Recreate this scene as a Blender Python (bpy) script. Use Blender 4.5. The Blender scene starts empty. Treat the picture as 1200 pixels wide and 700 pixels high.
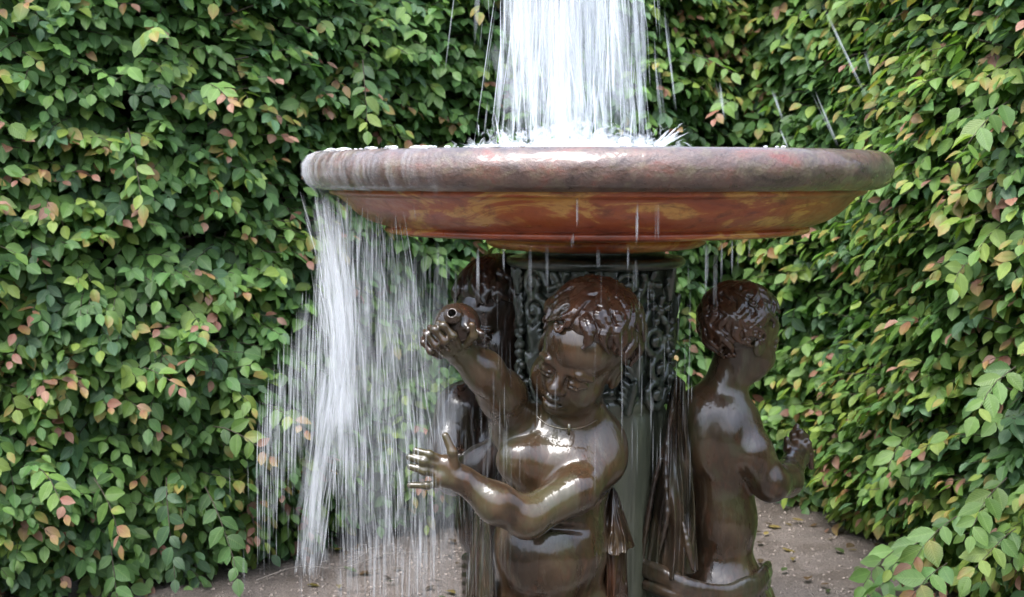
import bpy, math, random
import numpy as np
from mathutils import noise as mnoise, Vector

random.seed(7)
rng = np.random.default_rng(7)
S = bpy.context.scene
COL = S.collection
RAD = math.radians

# ------------------------------------------------------------------ camera
F_PX = 1648.0
PITCH = RAD(4.93)
CAM = np.array((-0.2, -3.37, 1.36))
cd = bpy.data.cameras.new('camera')
cam = bpy.data.objects.new('camera', cd)
COL.objects.link(cam)
cam.location = CAM
cam.rotation_euler = (math.pi / 2 - PITCH, 0, 0)
cd.sensor_width = 36
cd.lens = 36 * F_PX / 1200
cd.clip_end = 2000
cd.dof.use_dof = True
cd.dof.focus_distance = 3.05
cd.dof.aperture_fstop = 7.1
S.camera = cam
_cp, _sp = math.cos(PITCH), math.sin(PITCH)


def P(px, py, Y):
    """world point at depth plane y=Y that the reference picture shows at (px, py)"""
    dx = (px - 600) / F_PX
    dy = (350 - py) / F_PX
    d = np.array((dx, _cp + dy * _sp, -_sp + dy * _cp))
    return CAM + d * ((Y - CAM[1]) / d[1])


# ------------------------------------------------------------------ render settings
S.view_settings.view_transform = 'Standard'
S.view_settings.look = 'None'
S.view_settings.gamma = 1
S.view_settings.exposure = 1.78
S.render.engine = 'CYCLES'
cy = S.cycles
cy.use_denoising = True
cy.use_adaptive_sampling = True
cy.adaptive_threshold = 0.02
cy.max_bounces = 8
cy.diffuse_bounces = 4
cy.glossy_bounces = 4
cy.transmission_bounces = 6
cy.transparent_max_bounces = 48
cy.caustics_reflective = False
cy.caustics_refractive = False
cy.sample_clamp_indirect = 6

W = bpy.data.worlds.new('World')
S.world = W
W.use_nodes = True
nt = W.node_tree
nt.nodes.clear()
sky = nt.nodes.new('ShaderNodeTexSky')
sky.sky_type = 'NISHITA'
sky.sun_disc = False
SUN_EL, SUN_AZ = RAD(62), RAD(-150)      # azimuth measured from +Y clockwise: from behind-left of the camera
sky.sun_elevation = SUN_EL
sky.sun_rotation = SUN_AZ
sky.air_density = 1.0
sky.dust_density = 2.0
sky.ozone_density = 1.0
hs = nt.nodes.new('ShaderNodeHueSaturation')
hs.inputs['Saturation'].default_value = 0.62
bg = nt.nodes.new('ShaderNodeBackground')
bg.inputs['Strength'].default_value = 0.15
wo = nt.nodes.new('ShaderNodeOutputWorld')
# overcast distribution: the cloud layer is about three times brighter overhead than at the horizon
tcw = nt.nodes.new('ShaderNodeTexCoord'); sxw = nt.nodes.new('ShaderNodeSeparateXYZ')
nt.links.new(tcw.outputs['Generated'], sxw.inputs[0])
rgw = nt.nodes.new('ShaderNodeMapRange')
rgw.inputs[1].default_value = 0.0; rgw.inputs[2].default_value = 1.0
rgw.inputs[3].default_value = 0.36; rgw.inputs[4].default_value = 1.9
nt.links.new(sxw.outputs[2], rgw.inputs[0])
mlw = nt.nodes.new('ShaderNodeVectorMath'); mlw.operation = 'SCALE'
nt.links.new(sky.outputs[0], hs.inputs['Color'])
nt.links.new(hs.outputs[0], mlw.inputs[0]); nt.links.new(rgw.outputs[0], mlw.inputs['Scale'])
nt.links.new(mlw.outputs[0], bg.inputs[0])
nt.links.new(bg.outputs[0], wo.inputs[0])
ld = bpy.data.lights.new('sun', 'SUN')
ld.energy = 1.2
ld.angle = RAD(35)
ld.color = (1.0, 0.995, 0.98)
sun = bpy.data.objects.new('sun', ld)
COL.objects.link(sun)
sdir = Vector((math.sin(SUN_AZ) * math.cos(SUN_EL), math.cos(SUN_AZ) * math.cos(SUN_EL), math.sin(SUN_EL)))
sun.rotation_euler = sdir.to_track_quat('Z', 'Y').to_euler()
sun.location = sdir * 30


# ------------------------------------------------------------------ object helpers
def tag(o, label=None, cat=None, group=None, kind=None):
    if label: o['label'] = label
    if cat: o['category'] = cat
    if group: o['group'] = group
    if kind: o['kind'] = kind
    return o


def thing(name, loc, label, cat, group=None, kind=None):
    o = bpy.data.objects.new(name, None)
    COL.objects.link(o)
    o.location = loc
    o.empty_display_size = 0.1
    return tag(o, label, cat, group, kind)


def link_mesh(name, verts, faces, mat, parent=None, smooth=True):
    verts = np.asarray(verts, dtype=np.float64).reshape(-1, 3)
    if parent is not None:
        off = np.array(parent.location)
        pp = parent.parent
        while pp is not None:
            off = off + np.array(pp.location)
            pp = pp.parent
        verts = verts - off
    me = bpy.data.meshes.new(name)
    if isinstance(faces, np.ndarray):
        n, m = faces.shape
        me.vertices.add(len(verts))
        me.vertices.foreach_set('co', verts.astype(np.float32).ravel())
        me.loops.add(n * m)
        me.loops.foreach_set('vertex_index', faces.astype(np.int32).ravel())
        me.polygons.add(n)
        me.polygons.foreach_set('loop_start', np.arange(0, n * m, m, dtype=np.int32))
        me.update(calc_edges=True)
    else:
        me.from_pydata(verts.tolist(), [], faces)
    me.validate()
    if smooth:
        me.polygons.foreach_set('use_smooth', np.ones(len(me.polygons), dtype=bool))
    me.update()
    me.materials.append(mat)
    o = bpy.data.objects.new(name, me)
    COL.objects.link(o)
    if parent is not None:
        o.parent = parent
    return o


class MB:
    """collects tubes and lathes into one mesh"""
    def __init__(self):
        self.v, self.f = [], []

    def add(self, v, f):
        b = len(self.v)
        self.v.extend([tuple(p) for p in v])
        self.f.extend([tuple(i + b for i in q) for q in f])

    def tube(self, pts, rad, n=6, cap=True):
        pts = [np.asarray(p, float) for p in pts]
        if not hasattr(rad, '__len__'):
            rad = [rad] * len(pts)
        vs, fs = [], []
        t0 = pts[1] - pts[0]
        ref = np.array((0.31, 0.72, 0.61)) if abs(t0[2]) > 0.9 * np.linalg.norm(t0) else np.array((0, 0, 1.0))
        for i, p in enumerate(pts):
            t = pts[min(i + 1, len(pts) - 1)] - pts[max(i - 1, 0)]
            t = t / (np.linalg.norm(t) + 1e-9)
            a = np.cross(t, ref); a /= (np.linalg.norm(a) + 1e-9)
            b = np.cross(t, a)
            for k in range(n):
                w = 2 * math.pi * k / n
                vs.append(p + (a * math.cos(w) + b * math.sin(w)) * rad[i])
        for i in range(len(pts) - 1):
            for k in range(n):
                fs.append((i * n + k, i * n + (k + 1) % n, (i + 1) * n + (k + 1) % n, (i + 1) * n + k))
        if cap:
            fs.append(tuple(range(n - 1, -1, -1)))
            fs.append(tuple((len(pts) - 1) * n + k for k in range(n)))
        self.add(vs, fs)

    def lathe(self, prof, n=96, c=(0, 0), wob=None):
        vs, fs = [], []
        for (r, z) in prof:
            for k in range(n):
                w = 2 * math.pi * k / n
                rr = r
                if wob: rr = r + wob(r, z, w)
                vs.append((c[0] + rr * math.cos(w), c[1] + rr * math.sin(w), z))
        for i in range(len(prof) - 1):
            for k in range(n):
                fs.append((i * n + k, (i + 1) * n + k, (i + 1) * n + (k + 1) % n, i * n + (k + 1) % n))
        self.add(vs, fs)

    def build(self, name, mat, parent=None, smooth=True):
        return link_mesh(name, self.v, self.f, mat, parent, smooth)


def smooth_prof(pts, n=6):
    """Catmull-Rom through the profile points"""
    out = []
    p = [np.array(q, float) for q in pts]
    for i in range(len(p) - 1):
        a, b, c, d = p[max(i - 1, 0)], p[i], p[i + 1], p[min(i + 2, len(p) - 1)]
        for k in range(n):
            t = k / n
            out.append(0.5 * ((2 * b) + (c - a) * t + (2 * a - 5 * b + 4 * c - d) * t * t + (3 * b - a - 3 * c + d) * t ** 3))
    out.append(p[-1])
    return out


# ------------------------------------------------------------------ sculpting by signed distance fields
class Field:
    def __init__(self, lo, hi, h):
        self.lo = np.array(lo, float)
        self.h = h
        self.n = np.ceil((np.array(hi) - self.lo) / h).astype(int) + 1
        self.d = np.full(self.n, 0.2, dtype=np.float32)

    def _box(self, lo, hi):
        a = np.clip(np.floor((np.array(lo) - self.lo) / self.h).astype(int), 0, self.n)
        b = np.clip(np.ceil((np.array(hi) - self.lo) / self.h).astype(int) + 1, 0, self.n)
        if (b <= a).any():
            return None
        sl = tuple(slice(a[i], b[i]) for i in range(3))
        g = [(self.lo[i] + self.h * np.arange(a[i], b[i])).astype(np.float32) for i in range(3)]
        return sl, g[0][:, None, None], g[1][None, :, None], g[2][None, None, :]

    def _comb(self, sl, e, k, sub):
        d = self.d[sl]
        if sub:
            h = np.maximum(k - np.abs(d + e), 0) / k
            self.d[sl] = np.maximum(d, -e) + h * h * k * 0.25
        else:
            h = np.maximum(k - np.abs(d - e), 0) / k
            self.d[sl] = np.minimum(d, e) - h * h * k * 0.25

    def cap(self, a, b, ra, rb=None, k=0.02, sub=False):
        if rb is None: rb = ra
        a, b = np.asarray(a, float), np.asarray(b, float)
        m = max(ra, rb) + k + 4 * self.h
        bx = self._box(np.minimum(a, b) - m, np.maximum(a, b) + m)
        if bx is None: return
        sl, X, Y, Z = bx
        ab = b - a
        L2 = float(ab @ ab) + 1e-12
        t = np.clip(((X - a[0]) * ab[0] + (Y - a[1]) * ab[1] + (Z - a[2]) * ab[2]) / L2, 0, 1)
        e = np.sqrt((X - a[0] - t * ab[0]) ** 2 + (Y - a[1] - t * ab[1]) ** 2 + (Z - a[2] - t * ab[2]) ** 2) - (ra + (rb - ra) * t)
        self._comb(sl, e, k, sub)

    def chain(self, pts, rad, k=0.02, sub=False, fine=0):
        if not hasattr(rad, '__len__'):
            rad = [rad] * len(pts)
        if fine:
            q = smooth_prof([(*p, r) for p, r in zip(pts, rad)], fine)
            pts = [a[:3] for a in q]; rad = [float(a[3]) for a in q]
        for i in range(len(pts) - 1):
            self.cap(pts[i], pts[i + 1], rad[i], rad[i + 1], k if i == 0 else min(k, 0.5 * rad[i] + 0.002) if k > 0.5 * rad[i] else k, sub)

    def ell(self, c, r, R=None, k=0.02, sub=False):
        c, r = np.asarray(c, float), np.asarray(r, float)
        m = r.max() + k + 4 * self.h
        bx = self._box(c - m, c + m)
        if bx is None: return
        sl, X, Y, Z = bx
        X, Y, Z = X - c[0], Y - c[1], Z - c[2]
        if R is not None:
            X, Y, Z = (X * R[0, 0] + Y * R[1, 0] + Z * R[2, 0], X * R[0, 1] + Y * R[1, 1] + Z * R[2, 1],
                       X * R[0, 2] + Y * R[1, 2] + Z * R[2, 2])
        k0 = np.sqrt((X / r[0]) ** 2 + (Y / r[1]) ** 2 + (Z / r[2]) ** 2)
        k1 = np.sqrt((X / r[0] ** 2) ** 2 + (Y / r[1] ** 2) ** 2 + (Z / r[2] ** 2) ** 2)
        e = k0 * (k0 - 1) / (k1 + 1e-9)
        e = np.where(k0 < 0.05, -r.min(), e)
        self._comb(sl, e, k, sub)

    def _tri(self, A, p):
        q = np.clip((p - self.lo) / self.h, 0, np.array(A.shape) - 1.001)
        i = np.floor(q).astype(int)
        f = (q - i).astype(np.float32)
        x, y, z = i.T
        out = 0
        for dx in (0, 1):
            for dy in (0, 1):
                for dz in (0, 1):
                    w = (f[:, 0] if dx else 1 - f[:, 0]) * (f[:, 1] if dy else 1 - f[:, 1]) * (f[:, 2] if dz else 1 - f[:, 2])
                    out = out + w * A[x + dx, y + dy, z + dz]
        return out

    def mesh(self, smooth=2):
        d = self.d
        s = d < 0
        nx, ny, nz = d.shape
        c = [s[i:nx - 1 + i, j:ny - 1 + j, k:nz - 1 + k] for i in (0, 1) for j in (0, 1) for k in (0, 1)]
        cnt = sum(q.astype(np.int8) for q in c)
        act = (cnt > 0) & (cnt < 8)
        idx = np.argwhere(act)
        ids = np.full(act.shape, -1, dtype=np.int32)
        ids[act] = np.arange(len(idx))
        off = [(i, j, k) for i in (0, 1) for j in (0, 1) for k in (0, 1)]
        val = np.stack([d[idx[:, 0] + o[0], idx[:, 1] + o[1], idx[:, 2] + o[2]] for o in off], 1)
        acc = np.zeros((len(idx), 3)); num = np.zeros(len(idx))
        for a in range(8):
            for b in range(a + 1, 8):
                df = np.abs(np.array(off[a]) - np.array(off[b]))
                if df.sum() != 1: continue
                va, vb = val[:, a], val[:, b]
                m = (va < 0) != (vb < 0)
                t = np.where(m, va / np.where(m, va - vb, 1), 0)[:, None]
                p = np.array(off[a]) * (1 - t) + np.array(off[b]) * t
                acc[m] += p[m]; num[m] += 1
        V = (idx + acc / num[:, None]) * self.h + self.lo
        quads = []
        for ax in range(3):
            u, w = (ax + 1) % 3, (ax + 2) % 3
            s0 = [slice(None)] * 3; s1 = [slice(None)] * 3
            s0[ax] = slice(0, -1); s1[ax] = slice(1, None)
            A, B = s[tuple(s0)], s[tuple(s1)]
            for flip, m in ((False, A & ~B), (True, ~A & B)):
                e = np.argwhere(m)
                e = e[(e[:, u] > 0) & (e[:, w] > 0) & (e[:, u] < d.shape[u] - 1) & (e[:, w] < d.shape[w] - 1)]
                if not len(e): continue
                q = []
                for du, dw in ((1, 1), (0, 1), (0, 0), (1, 0)):
                    f = e.copy(); f[:, u] -= du; f[:, w] -= dw
                    q.append(ids[f[:, 0], f[:, 1], f[:, 2]])
                q = np.stack(q, 1)
                quads.append(q[:, ::-1] if flip else q)
        Q = np.concatenate(quads)
        Q = Q[(Q >= 0).all(1)]
        # relax, then push back on to the surface
        e = np.concatenate([Q[:, [0, 1]], Q[:, [1, 2]], Q[:, [2, 3]], Q[:, [3, 0]]])
        for _ in range(smooth):
            a2 = np.zeros_like(V); n2 = np.zeros(len(V))
            for i in range(3):
                a2[:, i] = np.bincount(e[:, 0], V[e[:, 1], i], len(V)) + np.bincount(e[:, 1], V[e[:, 0], i], len(V))
            n2 = np.bincount(e[:, 0], minlength=len(V)) + np.bincount(e[:, 1], minlength=len(V))
            V = 0.4 * V + 0.6 * a2 / np.maximum(n2, 1)[:, None]
            for _ in range(2):
                dv = self._tri(d, V)
                g = np.stack([self._tri(d, V + np.eye(3)[i] * self.h * 0.7) - self._tri(d, V - np.eye(3)[i] * self.h * 0.7) for i in range(3)], 1) / (1.4 * self.h)
                gn = (g ** 2).sum(1)
                V = V - g * (np.clip(dv / np.maximum(gn, 0.2), -self.h, self.h))[:, None]
        return V, Q


# ------------------------------------------------------------------ materials
def new_mat(name):
    m = bpy.data.materials.new(name)
    m.use_nodes = True
    n = m.node_tree
    n.nodes.clear()
    out = n.nodes.new('ShaderNodeOutputMaterial')
    return m, n, out


def node(n, t, **kw):
    x = n.nodes.new(t)
    for k, v in kw.items():
        if k in x.inputs.keys() if hasattr(x.inputs, 'keys') else False:
            x.inputs[k].default_value = v
        else:
            setattr(x, k, v)
    return x


def L(n, a, b):
    n.links.new(a, b)


def noise_tex(n, scale, detail=4, rough=0.55, stretch=(1, 1, 1), dist=0.0, coord='Object'):
    tc = n.nodes.new('ShaderNodeTexCoord')
    mp = n.nodes.new('ShaderNodeMapping')
    mp.inputs['Scale'].default_value = stretch
    L(n, tc.outputs[coord], mp.inputs['Vector'])
    t = n.nodes.new('ShaderNodeTexNoise')
    t.inputs['Scale'].default_value = scale
    t.inputs['Detail'].default_value = detail
    t.inputs['Roughness'].default_value = rough
    t.inputs['Distortion'].default_value = dist
    L(n, mp.outputs[0], t.inputs['Vector'])
    return t.outputs['Fac']


def ramp(n, fac, stops, interp='LINEAR'):
    r = n.nodes.new('ShaderNodeValToRGB')
    r.color_ramp.interpolation = interp
    e = r.color_ramp.elements
    while len(e) < len(stops):
        e.new(0.5)
    for i, (p, c) in enumerate(stops):
        e[i].position = p
        e[i].color = (*c, 1) if len(c) == 3 else c
    L(n, fac, r.inputs['Fac'])
    return r.outputs['Color']


def mixc(n, fac, a, b, mode='MIX'):
    m = n.nodes.new('ShaderNodeMix')
    m.data_type = 'RGBA'
    m.blend_type = mode
    for s, v in ((m.inputs[0], fac), (m.inputs[6], a), (m.inputs[7], b)):
        if isinstance(v, (int, float)): s.default_value = v
        elif isinstance(v, tuple): s.default_value = (*v, 1)
        else: L(n, v, s)
    return m.outputs[2]


def bump(n, h, strength, dist, prev=None):
    b = n.nodes.new('ShaderNodeBump')
    b.inputs['Strength'].default_value = strength
    b.inputs['Distance'].default_value = dist
    L(n, h, b.inputs['Height'])
    if prev is not None: L(n, prev, b.inputs['Normal'])
    return b.outputs[0]


def g(v): return (v, v, v)


def bronze(name, cols, metallic=0.0, seed=0.0, coat=0.9):
    m, n, out = new_mat(name)
    p = n.nodes.new('ShaderNodeBsdfPrincipled')
    f1 = noise_tex(n, 7 + seed, 6, 0.6, (1, 1, 0.45), 0.6)
    c = ramp(n, f1, [(0.28, cols[0]), (0.45, cols[1]), (0.56, cols[2]), (0.72, cols[3])])
    f2 = noise_tex(n, 60, 5, 0.7, (1, 1, 0.3))
    c = mixc(n, ramp(n, f2, [(0.5, g(0)), (0.75, g(0.5))]), c, cols[4])
    f7 = noise_tex(n, 5.5 + seed, 7, 0.68, (1.3, 1.3, 0.5), 1.0)
    c = mixc(n, ramp(n, f7, [(0.50, g(0)), (0.60, g(0.75))]), c, cols[5])
    f8 = noise_tex(n, 34, 5, 0.7, (1, 1, 0.12), 0.3)
    c = mixc(n, ramp(n, f8, [(0.58, g(0)), (0.74, g(0.45))]), c, cols[6])
    L(n, c, p.inputs['Base Color'])
    p.inputs['Metallic'].default_value = metallic
    f3 = noise_tex(n, 16, 4, 0.6, (1, 1, 0.35))
    L(n, ramp(n, f3, [(0.35, g(0.22)), (0.7, g(0.5))]), p.inputs['Roughness'])
    p.inputs['Specular IOR Level'].default_value = 0.25
    p.inputs['Coat Weight'].default_value = coat
    f5 = noise_tex(n, 9, 4, 0.6, (1, 1, 0.3), 0.5)
    L(n, ramp(n, f5, [(0.35, g(0.03)), (0.6, g(0.10)), (0.8, g(0.22))]), p.inputs['Coat Roughness'])
    f4 = noise_tex(n, 45, 3, 0.5, (1, 1, 0.3), 0.4)
    f6 = noise_tex(n, 14, 2, 0.5, (1, 1, 0.5), 0.3)
    b = bump(n, f4, 0.30, 0.006)
    b = bump(n, f6, 0.32, 0.02, b)
    L(n, b, p.inputs['Normal']); L(n, b, p.inputs['Coat Normal'])
    L(n, p.outputs[0], out.inputs[0])
    return m


M_BODY = bronze('wet_brown_bronze', [(0.011, 0.007, 0.0045), (0.035, 0.021, 0.011), (0.070, 0.043, 0.022), (0.062, 0.052, 0.026), (0.10, 0.036, 0.017), (0.055, 0.052, 0.024), (0.12, 0.105, 0.075)])
M_HAIR = bronze('wet_red_bronze', [(0.012, 0.006, 0.004), (0.036, 0.017, 0.009), (0.070, 0.030, 0.015), (0.050, 0.030, 0.015), (0.095, 0.032, 0.015), (0.03, 0.022, 0.012), (0.09, 0.07, 0.05)], seed=2)
M_DARK = bronze('wet_dark_shaded_bronze', [(0.005, 0.004, 0.0035), (0.014, 0.009, 0.006), (0.030, 0.016, 0.010), (0.02, 0.016, 0.010), (0.06, 0.020, 0.010), (0.02, 0.018, 0.010), (0.05, 0.04, 0.03)], seed=1)  # rear statue's shade put into a darker bronze; also the flask's dark tone
M_CLOTH = bronze('wet_drapery_bronze', [(0.009, 0.007, 0.006), (0.026, 0.018, 0.013), (0.050, 0.033, 0.019), (0.042, 0.036, 0.021), (0.08, 0.030, 0.015), (0.03, 0.03, 0.017), (0.10, 0.09, 0.065)], seed=3)


def mat_basin():
    m, n, out = new_mat('rust_red_basin')
    p = n.nodes.new('ShaderNodeBsdfPrincipled')
    f1 = noise_tex(n, 4.2, 7, 0.62, (1, 1, 3.2), 1.2)
    c = ramp(n, f1, [(0.30, (0.14, 0.026, 0.010)), (0.44, (0.32, 0.058, 0.016)), (0.54, (0.38, 0.090, 0.020)), (0.595, (0.58, 0.29, 0.065)), (0.64, (0.52, 0.25, 0.06)), (0.68, (0.36, 0.08, 0.02)), (0.8, (0.22, 0.045, 0.016))])
    f2 = noise_tex(n, 22, 6, 0.7, (1, 1, 1.5), 0.5)
    c = mixc(n, ramp(n, f2, [(0.52, g(0)), (0.7, g(0.7))]), c, (0.10, 0.028, 0.014))
    L(n, c, p.inputs['Base Color'])
    L(n, ramp(n, f2, [(0.3, g(0.25)), (0.7, g(0.55))]), p.inputs['Roughness'])
    p.inputs['Coat Weight'].default_value = 0.6
    p.inputs['Coat Roughness'].default_value = 0.15
    b = bump(n, noise_tex(n, 30, 6, 0.65, (1, 1, 1.6)), 0.35, 0.006)
    L(n, b, p.inputs['Normal']); L(n, b, p.inputs['Coat Normal'])
    L(n, p.outputs[0], out.inputs[0])
    return m


def mat_rim():
    m, n, out = new_mat('weathered_rim')
    p = n.nodes.new('ShaderNodeBsdfPrincipled')
    f1 = noise_tex(n, 7, 8, 0.72, (1, 1, 1.8), 1.0)
    c = ramp(n, f1, [(0.3, (0.028, 0.018, 0.016)), (0.44, (0.085, 0.054, 0.046)), (0.56, (0.13, 0.072, 0.055)), (0.66, (0.17, 0.050, 0.034)), (0.78, (0.10, 0.058, 0.045))])
    f2 = noise_tex(n, 26, 7, 0.72, (1, 1, 1.4), 0.4)
    c = mixc(n, ramp(n, f2, [(0.5, g(0)), (0.66, g(0.8))]), c, (0.15, 0.12, 0.075))
    f3 = noise_tex(n, 14, 6, 0.7, (1, 1, 1), 0.4)
    c = mixc(n, ramp(n, f3, [(0.56, g(0)), (0.68, g(0.85))]), c, (0.05, 0.028, 0.022))
    L(n, c, p.inputs['Base Color'])
    L(n, ramp(n, f2, [(0.3, g(0.2)), (0.7, g(0.5))]), p.inputs['Roughness'])
    p.inputs['Coat Weight'].default_value = 0.9
    f5 = noise_tex(n, 10, 4, 0.6)
    L(n, ramp(n, f5, [(0.35, g(0.03)), (0.65, g(0.25))]), p.inputs['Coat Roughness'])
    b = bump(n, noise_tex(n, 38, 7, 0.7), 0.7, 0.008)
    b = bump(n, noise_tex(n, 9, 3, 0.5), 0.25, 0.02, b)
    L(n, b, p.inputs['Normal'])
    b2 = bump(n, noise_tex(n, 12, 3, 0.5, (1, 1, 2)), 0.35, 0.02)
    L(n, b2, p.inputs['Coat Normal'])
    L(n, p.outputs[0], out.inputs[0])
    return m


def mat_column():
    m, n, out = new_mat('mossy_column')
    p = n.nodes.new('ShaderNodeBsdfPrincipled')
    f1 = noise_tex(n, 6, 7, 0.65, (1, 1, 0.25), 0.7)
    c = ramp(n, f1, [(0.3, (0.022, 0.026, 0.018)), (0.48, (0.065, 0.070, 0.045)), (0.6, (0.11, 0.115, 0.075)), (0.75, (0.06, 0.062, 0.04))])
    L(n, c, p.inputs['Base Color'])
    p.inputs['Roughness'].default_value = 0.4
    p.inputs['Coat Weight'].default_value = 0.5
    p.inputs['Coat Roughness'].default_value = 0.15
    b = bump(n, noise_tex(n, 35, 6, 0.65, (1, 1, 0.3)), 0.4, 0.006)
    L(n, b, p.inputs['Normal']); L(n, b, p.inputs['Coat Normal'])
    L(n, p.outputs[0], out.inputs[0])
    return m


def mat_capital():
    m, n, out = new_mat('dark_carved_iron')
    p = n.nodes.new('ShaderNodeBsdfPrincipled')
    f1 = noise_tex(n, 12, 6, 0.65)
    c = ramp(n, f1, [(0.3, (0.015, 0.019, 0.014)), (0.5, (0.032, 0.040, 0.028)), (0.7, (0.085, 0.095, 0.07))])
    L(n, c, p.inputs['Base Color'])
    p.inputs['Roughness'].default_value = 0.35
    p.inputs['Coat Weight'].default_value = 0.8
    p.inputs['Coat Roughness'].default_value = 0.12
    b = bump(n, noise_tex(n, 50, 4, 0.6), 0.4, 0.006)
    L(n, b, p.inputs['Normal']); L(n, b, p.inputs['Coat Normal'])
    L(n, p.outputs[0], out.inputs[0])
    return m


def mat_water_strands(name, alpha, dens_scale=(55, 55, 8)):
    m, n, out = new_mat(name)
    d = n.nodes.new('ShaderNodeBsdfDiffuse'); d.inputs[0].default_value = (0.90, 0.93, 0.96, 1)
    t = n.nodes.new('ShaderNodeBsdfTranslucent'); t.inputs[0].default_value = (0.90, 0.93, 0.96, 1)
    a = n.nodes.new('ShaderNodeMixShader'); a.inputs[0].default_value = 0.45
    L(n, d.outputs[0], a.inputs[1]); L(n, t.outputs[0], a.inputs[2])
    gl = n.nodes.new('ShaderNodeBsdfGlossy'); gl.inputs['Roughness'].default_value = 0.25
    a2 = n.nodes.new('ShaderNodeMixShader'); a2.inputs[0].default_value = 0.1
    L(n, a.outputs[0], a2.inputs[1]); L(n, gl.outputs[0], a2.inputs[2])
    tr = n.nodes.new('ShaderNodeBsdfTransparent')
    mx = n.nodes.new('ShaderNodeMixShader')
    at = n.nodes.new('ShaderNodeAttribute'); at.attribute_name = 'opacity'
    lw = n.nodes.new('ShaderNodeLayerWeight'); lw.inputs[0].default_value = 0.5
    inv = n.nodes.new('ShaderNodeMath'); inv.operation = 'SUBTRACT'; inv.inputs[0].default_value = 1.0
    L(n, lw.outputs['Facing'], inv.inputs[1])
    f = noise_tex(n, 1.0, 4, 0.6, dens_scale)
    r = ramp(n, f, [(0.3, g(0.25)), (0.7, g(1.0))])
    mu = n.nodes.new('ShaderNodeMath'); mu.operation = 'MULTIPLY'
    L(n, at.outputs['Fac'], mu.inputs[0]); L(n, r, mu.inputs[1])
    mu1 = n.nodes.new('ShaderNodeMath'); mu1.operation = 'MULTIPLY'
    L(n, mu.outputs[0], mu1.inputs[0]); L(n, inv.outputs[0], mu1.inputs[1])
    mu2 = n.nodes.new('ShaderNodeMath'); mu2.operation = 'MULTIPLY'; mu2.inputs[1].default_value = alpha
    mu2.use_clamp = True
    L(n, mu1.outputs[0], mu2.inputs[0])
    L(n, mu2.outputs[0], mx.inputs[0])
    L(n, tr.outputs[0], mx.inputs[1]); L(n, a2.outputs[0], mx.inputs[2])
    L(n, mx.outputs[0], out.inputs[0])
    return m


def mat_foam():
    m, n, out = new_mat('white_foam')
    p = n.nodes.new('ShaderNodeBsdfPrincipled')
    p.inputs['Base Color'].default_value = (0.88, 0.91, 0.94, 1)
    p.inputs['Roughness'].default_value = 0.35
    L(n, bump(n, noise_tex(n, 60, 5, 0.7), 0.6, 0.01), p.inputs['Normal'])
    tr = n.nodes.new('ShaderNodeBsdfTransparent')
    mx = n.nodes.new('ShaderNodeMixShader')
    L(n, ramp(n, noise_tex(n, 40, 5, 0.7), [(0.36, g(0.15)), (0.55, g(1.0))]), mx.inputs[0])
    L(n, tr.outputs[0], mx.inputs[1]); L(n, p.outputs[0], mx.inputs[2])
    L(n, mx.outputs[0], out.inputs[0])
    return m


def mat_water():
    m, n, out = new_mat('basin_water')
    p = n.nodes.new('ShaderNodeBsdfPrincipled')
    p.inputs['Base Color'].default_value = (0.10, 0.13, 0.13, 1)
    p.inputs['Roughness'].default_value = 0.06
    p.inputs['Transmission Weight'].default_value = 0.5
    p.inputs['IOR'].default_value = 1.33
    L(n, bump(n, noise_tex(n, 22, 4, 0.6), 0.6, 0.02), p.inputs['Normal'])
    L(n, p.outputs[0], out.inputs[0])
    return m


def mat_leaf():
    m, n, out = new_mat('hornbeam_leaf')
    at = n.nodes.new('ShaderNodeAttribute'); at.attribute_name = 'leaf_colour'
    uv = n.nodes.new('ShaderNodeAttribute'); uv.attribute_name = 'leaf_coord'
    sp = n.nodes.new('ShaderNodeSeparateXYZ'); L(n, uv.outputs['Vector'], sp.inputs[0])
    def mth(op, a, b=None):
        x = n.nodes.new('ShaderNodeMath'); x.operation = op
        for i, v in enumerate((a, b)):
            if v is None: continue
            if isinstance(v, (int, float)): x.inputs[i].default_value = v
            else: L(n, v, x.inputs[i])
        return x.outputs[0]
    au = mth('ABSOLUTE', sp.outputs[0])
    ph = mth('SUBTRACT', sp.outputs[1], mth('MULTIPLY', au, 0.28))
    wv = mth('SINE', mth('MULTIPLY', ph, 2 * math.pi * 10))
    rib = mth('POWER', mth('MULTIPLY_ADD', wv, 0.5) if False else mth('ADD', mth('MULTIPLY', wv, 0.5), 0.5), 5.0)
    mid = mth('GREATER_THAN', 0.07, au)
    vein = mth('MAXIMUM', mth('MULTIPLY', rib, 0.30), mth('MULTIPLY', mid, 0.6))
    lite = mixc(n, 1.0, at.outputs['Color'], (0.06, 0.075, 0.03), 'ADD')
    c = mixc(n, vein, at.outputs['Color'], lite)
    f2 = noise_tex(n, 70, 3, 0.6)
    c = mixc(n, ramp(n, f2, [(0.45, g(0)), (0.8, g(0.4))]), c, mixc(n, 1.0, c, (0.55, 0.6, 0.5), 'MULTIPLY'))
    p = n.nodes.new('ShaderNodeBsdfPrincipled')
    L(n, c, p.inputs['Base Color'])
    p.inputs['Roughness'].default_value = 0.42
    p.inputs['Specular IOR Level'].default_value = 0.45
    b = bump(n, mth('MULTIPLY', wv, -1.0), 0.35, 0.0015)
    L(n, b, p.inputs['Normal'])
    tl = n.nodes.new('ShaderNodeBsdfTranslucent')
    L(n, mixc(n, 1.0, c, (1.3, 1.5, 0.7), 'MULTIPLY'), tl.inputs[0])
    mx = n.nodes.new('ShaderNodeMixShader'); mx.inputs[0].default_value = 0.34
    L(n, p.outputs[0], mx.inputs[1]); L(n, tl.outputs[0], mx.inputs[2])
    L(n, mx.outputs[0], out.inputs[0])
    return m


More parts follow.
